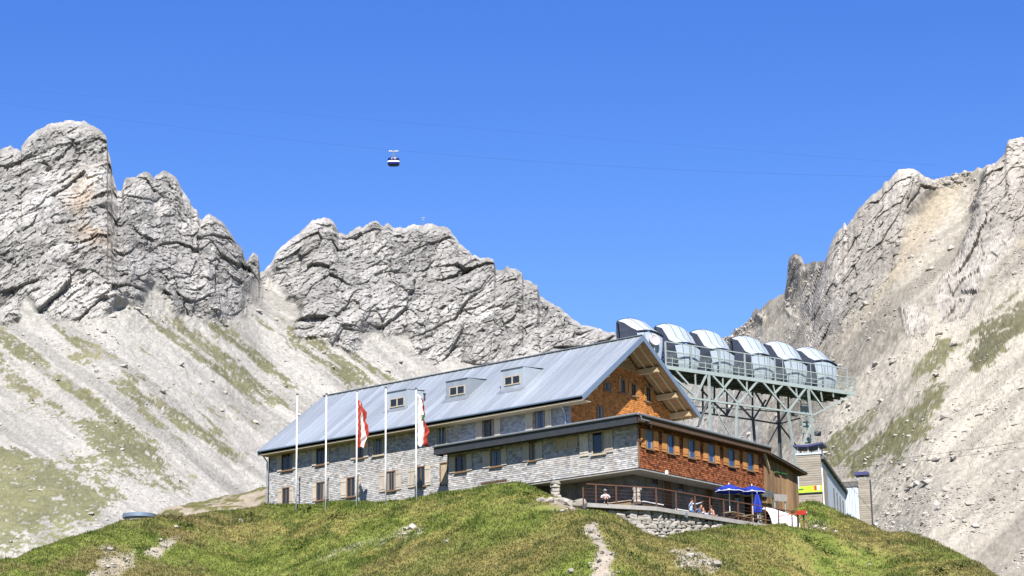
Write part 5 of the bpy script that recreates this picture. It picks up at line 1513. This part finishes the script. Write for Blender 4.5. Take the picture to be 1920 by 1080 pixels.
# wing running back from the tower, its long wall facing right
wl0 = bp(TW, .3, 0)
zw0, zw1 = zz(1546, 862, D0), zz(1585, 925, D0 + 10.5)
wg = Kit('station_wing', 'white station wing, painted in bluish shade, with sloping dark roof edge behind the tower', 'building', bp(TW, 5, zbot))
wg.part('wing_wall', MB().prism([bp(TW - .3, .4, zbot), bp(TW - .3, 11, zbot), bp(TW - .3, 11, zw1), bp(TW - .3, .4, zw0)], b1 * .28), 'paleblue')  # white wall, the blue of its shade put into the colour
wg.part('roof_edge', MB().prism([bp(TW - .35, .2, zw0 + .05), bp(TW - .35, 11.1, zw1 + .03), bp(TW - .35, 11.1, zw1 + .22), bp(TW - .35, .2, zw0 + .28)], b1 * .55), 'basewall')
wg.part('pier', bprism(TW - .01, TW + .06, .41, 2.2, zbot, zw0 - .6), 'board')
for k in range(4):
    wg.part('wall_rib', bprism(TW - .02, TW + .05, 5.2 + k * 1.4, 5.35 + k * 1.4, zbot, zw0 + (zw1 - zw0) * (5 + 1.4 * k) / 11 - .9), 'basewall')
# end block with tall pale door and the second chimney
ed = Kit('station_end_block', 'pale end block with tall ribbed door and boarded chimney beside the wing', 'building', bp(TW + 1, 11, zbot))
ze1, zc1 = zz(1595, 913, D0 + 10.5), zz(1610, 900, D0 + 10.5)
zlo = zz(1600, 990, D0 + 10.5)
ed.part('end_wall', bprism(TW - .25, TW + 1.0, 11.05, 12.5, zlo, ze1), 'paleblue')
for k in range(5): ed.part('door_panel', bprism(TW - .1 + k * .2, TW + .08 + k * .2, 10.99, 11.04, zlo, ze1 - .06), 'paleblue')
ed.part('fascia', bprism(TW - .75, TW + 1.02, 10.95, 12.6, ze1 + .003, ze1 + .42), 'basewall')
ed.part('chimney_core', bprism(TW + 1.01, TW + 1.85, 11.0, 11.9, zlo, zc1), 'basewall')
z = zlo
while z < zc1 - .05:
    ed.part('board', bprism(TW + 1.01, TW + 1.85, 10.96 - rr_.uniform(0, .015), 10.999, z, min(z + .16, zc1) - .015), 'board'); z += .16
for u_ in (.95, 1.55): ed.part('cap_post', MB().bar(bp(TW + u_, 11.1, zc1), bp(TW + u_, 11.1, zc1 + .45), .05), 'paleblue')
ed.part('cap_roof', bprism(TW + .75, TW + 1.75, 10.9, 12.0, zc1 + .35, zc1 + .60), 'capblue')
# blue-grey panel between shed and tower
q = atd(1494, 905, 147)
K = Kit('standing_sign', 'narrow pale blue sign standing between shed and station tower', 'sign', q + np.array([0, 0, -1.6]))
K.part('panel', MB().bar(q - b1 * .12 + Zv * -.0, q + b1 * .16, .05, .9), 'paleblue'); K.part('post', MB().bar(q + Zv * -1.8, q + Zv * -.4, .08), 'white')

# ================================================================== CABLE CAR, CABLES, SUMMIT CROSS, WIRES
def cable(label, pts, D0_, D1_, rad):
    P_ = []
    xs_ = np.linspace(pts[0][0], pts[-1][0], 70)
    cf = np.polyfit([p[0] for p in pts], [p[1] for p in pts], 2)
    for x in xs_:
        f = (x - xs_[0]) / (xs_[-1] - xs_[0]); P_.append(atd(x, np.polyval(cf, x), D0_ + (D1_ - D0_) * f))
    c = sum(P_) / len(P_)
    o = MB(); o.tube([p - c for p in P_], rad, 5)
    ob = o.build('cable', 'cable'); ob.location = tuple(c)
    return tag(ob, label, 'cable', 'cables in the sky'), cf
cable('upper of the two thin cables across the sky', [(-260, 144), (0, 163), (400, 200), (960, 246), (1500, 292), (1760, 309)], 760, 640, .014)
o_, cf = cable('lower thin cable across the sky that the gondola hangs from', [(-260, 152), (0, 190), (400, 244), (738, 285), (1100, 308), (1650, 329), (1760, 333)], 760, 640, .019)
Dc = 760 - 120 * (738 + 260) / 2020
c0 = atd(738, float(np.polyval(cf, 738)) + 1.0, Dc)
mpp = Dc / FPX
cc = Kit('cable_car', 'dark blue cable car cabin with white band hanging in the sky', 'cable car', c0 + Zv * -30 * mpp)
cx_, cy_ = r0, np.array([math.cos(YAW), math.sin(YAW), 0])
def cpnt(x, d_, y): return c0 + cx_ * x * mpp + cy_ * d_ * mpp - Zv * y * mpp
def cloft(secs):
    """stack of rounded rectangles (y, half width, half depth)"""
    m = MB(); n_ = 20
    for y, hw, hd2 in secs:
        for j in range(n_):
            t = 2 * math.pi * j / n_
            c_, s_ = math.cos(t), math.sin(t)
            p_ = 4.0
            r_ = (abs(c_) ** p_ + abs(s_) ** p_) ** (-1 / p_)
            m.v.append(tuple(cpnt(c_ * r_ * hw, s_ * r_ * hd2, y)))
    for i in range(len(secs) - 1):
        for j in range(n_): m.f.append((i * n_ + j, i * n_ + (j + 1) % n_, (i + 1) * n_ + (j + 1) % n_, (i + 1) * n_ + j)); m.m.append(0)
    m.f.append(tuple(range(n_))); m.m.append(0); m.f.append(tuple(range((len(secs) - 1) * n_, len(secs) * n_))); m.m.append(0)
    return m
cc.part('cabin', cloft([(15, 8, 6), (17, 11, 8), (20, 11.8, 8.6), (27, 12, 9), (30, 11, 8.2), (31, 9, 7)]), 'cabinblue', smooth=False)
cc.part('white_band', cloft([(23.0, 12.15, 9.0), (25.6, 12.25, 9.15)]), 'white')
for s_ in (-1, 0, 1): cc.part('window', MB().bar(cpnt(s_ * 6.8 - 2.6, -8.9, 19.5), cpnt(s_ * 6.8 + 2.6, -8.9, 19.5), .06, .5), 'glass')
cc.part('hanger', MB().bar(cpnt(-1.5, 0, 16), cpnt(0, 0, 3), .24), 'gutter'); cc.part('hanger', MB().bar(cpnt(2.2, 0, 16), cpnt(.6, 0, 3), .24), 'gutter')
cc.part('carriage', MB().bar(cpnt(-9, 0, 1.4), cpnt(10, 0, 2.2), .4, .25), 'gutter')
for x in (-8, -4.5, 4.5, 8.5): cc.part('wheel', MB().tube([cpnt(x, -1.5, 1.2), cpnt(x, 1.5, 1.2)], 1.6 * mpp, 10), 'gutter')
ci = int(np.argmin(np.abs(px - 793))); cb = P[n_front - 1, ci] + np.array([0, 0, -.5])
Dx = math.hypot(*(cb[:2] - CAM[:2])); mp = Dx / FPX
sx = Kit('summit_cross', 'thin summit cross on top of the middle peak', 'cross', cb)
sx.part('mast', MB().bar(cb, cb + Zv * 24 * mp, .9 * mp), 'gutter'); sx.part('cross_bar', MB().bar(cb + Zv * 19 * mp - r0 * 3.4 * mp, cb + Zv * 19 * mp + r0 * 3.4 * mp, .9 * mp), 'gutter'); sx.part('cross_bar', MB().bar(cb + Zv * 15 * mp - r0 * 2.4 * mp, cb + Zv * 15 * mp + r0 * 2.4 * mp, .8 * mp), 'gutter')
for k, (lb, a, b) in enumerate((('upper thin wire running right from the station end block', (1612, 868), (2040, 806)), ('lower thin wire running right from the station end block', (1560, 880), (2040, 822)))):
    P_ = [atd(a[0] + (b[0] - a[0]) * f, a[1] + (b[1] - a[1]) * f + 9 * (4 * f * (1 - f)) * .5, 161 - 20 * f) for f in np.linspace(0, 1, 24)]
    c = sum(P_) / 24; m = MB(); m.tube([p - c for p in P_], .011, 5); ob = m.build('wire', 'cable'); ob.location = tuple(c); tag(ob, lb, 'wire', 'wires right of the station')

# ================================================================== PEOPLE
def person(label, loc, yaw, J, cloth, hair_mat='hair', cap=None, s=1.0):
    """J: joints in metres (x forward, y left, z up, seat at the origin); the body is one skinned surface"""
    E_ = [('pelvis', 'belly', .135, .125), ('belly', 'chest', .125, .135), ('chest', 'neck', .135, .055), ('neck', 'head', .055, .085), ('head', 'crown', .085, .075)]
    for sd in 'LR':
        E_ += [('chest', 'sh' + sd, .135, .065), ('sh' + sd, 'el' + sd, .062, .046), ('el' + sd, 'wr' + sd, .044, .030), ('wr' + sd, 'pa' + sd, .030, .034),
               ('pelvis', 'hip' + sd, .13, .095), ('hip' + sd, 'kn' + sd, .095, .062), ('kn' + sd, 'an' + sd, .060, .040), ('an' + sd, 'to' + sd, .042, .034)]
    J = dict(J)
    J['crown'] = tuple(np.array(J['head']) + np.array([.0, 0, .10]))
    J['nose'] = tuple(np.array(J['head']) + np.array([.115, 0, .0]))
    E_.append(('head', 'nose', .085, .016))
    names_, rad_, edges_ = [], {}, []
    for sd in 'LR':
        w_, p_ = np.array(J['wr' + sd]), np.array(J['pa' + sd])
        d_ = (p_ - w_) / (np.linalg.norm(p_ - w_) + 1e-6); sdv = np.cross(d_, (0, 0, 1.0)); sdv /= (np.linalg.norm(sdv) + 1e-6)
        for f in range(4):
            off_ = (f - 1.5) * .02; L = (.065, .078, .072, .055)[f]
            J[f'f{sd}{f}a'] = tuple(p_ + sdv * off_ + d_ * .03); J[f'f{sd}{f}b'] = tuple(p_ + sdv * off_ + d_ * (.03 + L * .6)); J[f'f{sd}{f}c'] = tuple(p_ + sdv * off_ + d_ * (.03 + L) - np.array([0, 0, .02]))
            E_ += [('pa' + sd, f'f{sd}{f}a', .034, .010), (f'f{sd}{f}a', f'f{sd}{f}b', .010, .009), (f'f{sd}{f}b', f'f{sd}{f}c', .009, .008)]
        J[f't{sd}a'] = tuple(p_ + sdv * (-.045) - d_ * .01); J[f't{sd}b'] = tuple(p_ + sdv * (-.055) + d_ * .035)
        E_ += [('pa' + sd, f't{sd}a', .034, .012), (f't{sd}a', f't{sd}b', .012, .010)]
    for a, b, ra_, rb_ in E_:
        for nm, r_ in ((a, ra_), (b, rb_)):
            if nm not in rad_: rad_[nm] = r_; names_.append(nm)
        edges_.append((names_.index(a), names_.index(b)))
    me_ = bpy.data.meshes.new('body'); me_.from_pydata([tuple(np.array(J[k]) * s) for k in names_], edges_, [])
    tmp = bpy.data.objects.new('tmp_body', me_); COL.objects.link(tmp)
    sk = tmp.modifiers.new('skin', 'SKIN'); sk.use_smooth_shade = True
    for k, v in enumerate(me_.skin_vertices[0].data):
        r_ = rad_[names_[k]] * s; v.radius = (r_, r_ * (1.15 if names_[k] in ('pelvis', 'belly', 'chest') else 1)); v.use_root = names_[k] == 'pelvis'
    sb = tmp.modifiers.new('sub', 'SUBSURF'); sb.levels = 1; sb.render_levels = 1
    dg = bpy.context.evaluated_depsgraph_get()
    bm_ = bpy.data.meshes.new_from_object(tmp.evaluated_get(dg))
    bpy.data.objects.remove(tmp)
    bm_.name = 'body'
    mats_ = ['skin', cloth[0], cloth[1], cloth[2] if len(cloth) > 2 else 'darkcloth']
    bm_.materials.clear()
    for mm in mats_: bm_.materials.append(MATS[mm])
    zone = {}
    for a, b, *_ in E_:
        if 'head' in (a, b) or 'nose' in (a, b): z_ = 0
        elif {a, b} <= {'belly', 'chest', 'neck', 'pelvis', 'shL', 'shR'}: z_ = 1
        elif a.startswith('sh'): z_ = 1
        elif a.startswith('el'): z_ = 1 if cloth[3:] == ('long',) else 0
        elif a.startswith(('hip', 'pelvis')): z_ = 2
        elif a.startswith('kn'): z_ = 2 if cloth[4:] != ('short',) else 0
        elif a.startswith('an'): z_ = 3
        else: z_ = 0
        zone[(a, b)] = z_
    keys = list(zone); A_ = np.array([J[a] for a, b in keys]) * s; Bv = np.array([J[b] for a, b in keys]) * s
    for p in bm_.polygons:
        c = np.array(p.center); ab = Bv - A_; t = np.clip(((c - A_) * ab).sum(1) / ((ab * ab).sum(1) + 1e-9), 0, 1)
        p.material_index = zone[keys[int(np.argmin(np.linalg.norm(A_ + ab * t[:, None] - c, axis=1)))]]; p.use_smooth = True
    root = thing('person', label, 'person', tuple(map(float, loc)), 'people on the terrace'); root.rotation_euler = (0, 0, yaw)
    o = bpy.data.objects.new('body', bm_); COL.objects.link(o); o.parent = root
    # hair (or cap) over the crown and back of the head, eyes
    hd3 = np.array(J['head']) * s + np.array([0, 0, .035]) * s
    m = MB(); n_ = 14
    for i in range(6):
        th = i / 5 * math.pi * .52
        for j in range(n_):
            t = 2 * math.pi * j / n_
            m.v.append((hd3[0] - .012 + .108 * s * math.sin(th) * math.cos(t), hd3[1] + .1 * s * math.sin(th) * math.sin(t), hd3[2] + .025 + .115 * s * math.cos(th) - (.06 * max(0, -math.cos(t)) * math.sin(th))))
    for i in range(5):
        for j in range(n_): m.f.append((i * n_ + j, i * n_ + (j + 1) % n_, (i + 1) * n_ + (j + 1) % n_, (i + 1) * n_ + j)); m.m.append(0)
    h_o = m.build('cap' if cap else 'hair', cap or hair_mat, root, True)
    s2_ = h_o.modifiers.new('thickness', 'SOLIDIFY'); s2_.thickness = .015
    if cap:
        m = MB(); m.prism([(hd3[0] + .07, hd3[1] - .07, hd3[2] + .05), (hd3[0] + .19, hd3[1] - .05, hd3[2] + .035), (hd3[0] + .19, hd3[1] + .05, hd3[2] + .035), (hd3[0] + .07, hd3[1] + .07, hd3[2] + .05)], (0, 0, .012)); m.build('cap_peak', cap, h_o)
    for sd in (-1, 1):
        m = MB(); e_ = hd3 + np.array([.082, sd * .034, -.015]) * s; m.box(e_[0] - .006, e_[0] + .006, e_[1] - .012, e_[1] + .012, e_[2] - .006, e_[2] + .006); m.build('eye', 'darkcloth', root)
    return root
def two(d):
    """mirror left joints to the right"""
    out = {}
    for k, v in d.items():
        out[k] = v
        if k.endswith('L') and k != 'L':
            kr = k[:-1] + 'R'
            if kr not in d: out[kr] = (v[0], -v[1], v[2])
    return out
hug = two({'pelvis': (0, 0, .13), 'belly': (.05, 0, .32), 'chest': (.10, 0, .50), 'neck': (.15, 0, .64), 'head': (.19, 0, .76), 'shL': (.11, .19, .56), 'elL': (.28, .26, .40), 'wrL': (.46, .10, .36), 'paL': (.50, .03, .36), 'hipL': (.05, .10, .13), 'knL': (.44, .11, .44), 'anL': (.52, .10, .08), 'toL': (.68, .11, .04)})
point = two({'pelvis': (0, 0, .13), 'belly': (.02, 0, .34), 'chest': (.06, 0, .55), 'neck': (.09, 0, .70), 'head': (.12, 0, .82), 'shL': (.07, .2, .61), 'elL': (.25, .24, .42), 'wrL': (.46, .16, .36), 'paL': (.53, .15, .35), 'hipL': (.05, .10, .13), 'knL': (.45, .13, .30), 'anL': (.72, .12, .08), 'toL': (.82, .13, .15)})
point.update({'shR': (.08, -.2, .62), 'elR': (.34, -.24, .60), 'wrR': (.60, -.22, .70), 'paR': (.68, -.22, .73)})
lounge = two({'pelvis': (0, 0, .12), 'belly': (-.10, 0, .26), 'chest': (-.22, 0, .44), 'neck': (-.26, 0, .58), 'head': (-.23, 0, .70), 'shL': (-.22, .19, .50), 'elL': (-.30, .27, .28), 'wrL': (-.20, .30, .06), 'paL': (-.14, .30, .04), 'hipL': (.05, .10, .12), 'knL': (.48, .11, .20), 'anL': (.88, .10, .08), 'toL': (.94, .11, .18)})
sit = two({'pelvis': (0, 0, .13), 'belly': (0, 0, .34), 'chest': (.02, 0, .55), 'neck': (.04, 0, .70), 'head': (.07, 0, .82), 'shL': (.03, .2, .61), 'elL': (.14, .25, .38), 'wrL': (.36, .15, .30), 'paL': (.42, .12, .30), 'hipL': (.05, .10, .13), 'knL': (.45, .12, .10), 'anL': (.47, .12, -.38), 'toL': (.62, .12, -.43)})
def spot(x, off): p = on_edge(x, 948, off); return np.array([p[0], p[1], DECK_Z])
face_cam = math.atan2(CAM[1], CAM[0])
person('person in a white cap and dark trousers sitting with arms round the knees', spot(1135, .55), face_cam + .1, hug, ('paletop', 'darkcloth', 'skin'), cap='white')
person('person in a pale blue shirt and jeans sitting with one arm pointing right', spot(1294, .55), -.55, point, ('shirt', 'jeans', 'white', 'long'))
person('bare-chested person lounging right of the pale blue shirt', spot(1320, .6), -.3, lounge, ('skin', 'shirt', 'skin', 'x', 'short'))
person('person lounging at the far right of the sunbathing group', spot(1338, 1.0), -.2, lounge, ('skin', 'darkcloth', 'skin', 'x', 'short'))
q = onp(1436, 958, 1, -1.5)
person('person in dark clothes sitting at the table by the folded parasol', np.array([q[0], q[1], DECK_Z + .47]), face_cam + 1.0, sit, ('darkcloth', 'darkcloth', 'darkcloth', 'long'))
K = Kit('stool', 'small wooden stool under the person in dark clothes', 'stool', (q[0], q[1], DECK_Z))
K.part('seat', MB().tube([(q[0], q[1], DECK_Z + .42), (q[0], q[1], DECK_Z + .47)], .2, 14), 'benchwood')
for a in (0.5, 2.6, 4.7): K.part('leg', MB().bar((q[0] + .15 * math.cos(a), q[1] + .15 * math.sin(a), DECK_Z), (q[0] + .1 * math.cos(a), q[1] + .1 * math.sin(a), DECK_Z + .42), .035), 'benchwood')
print('done')
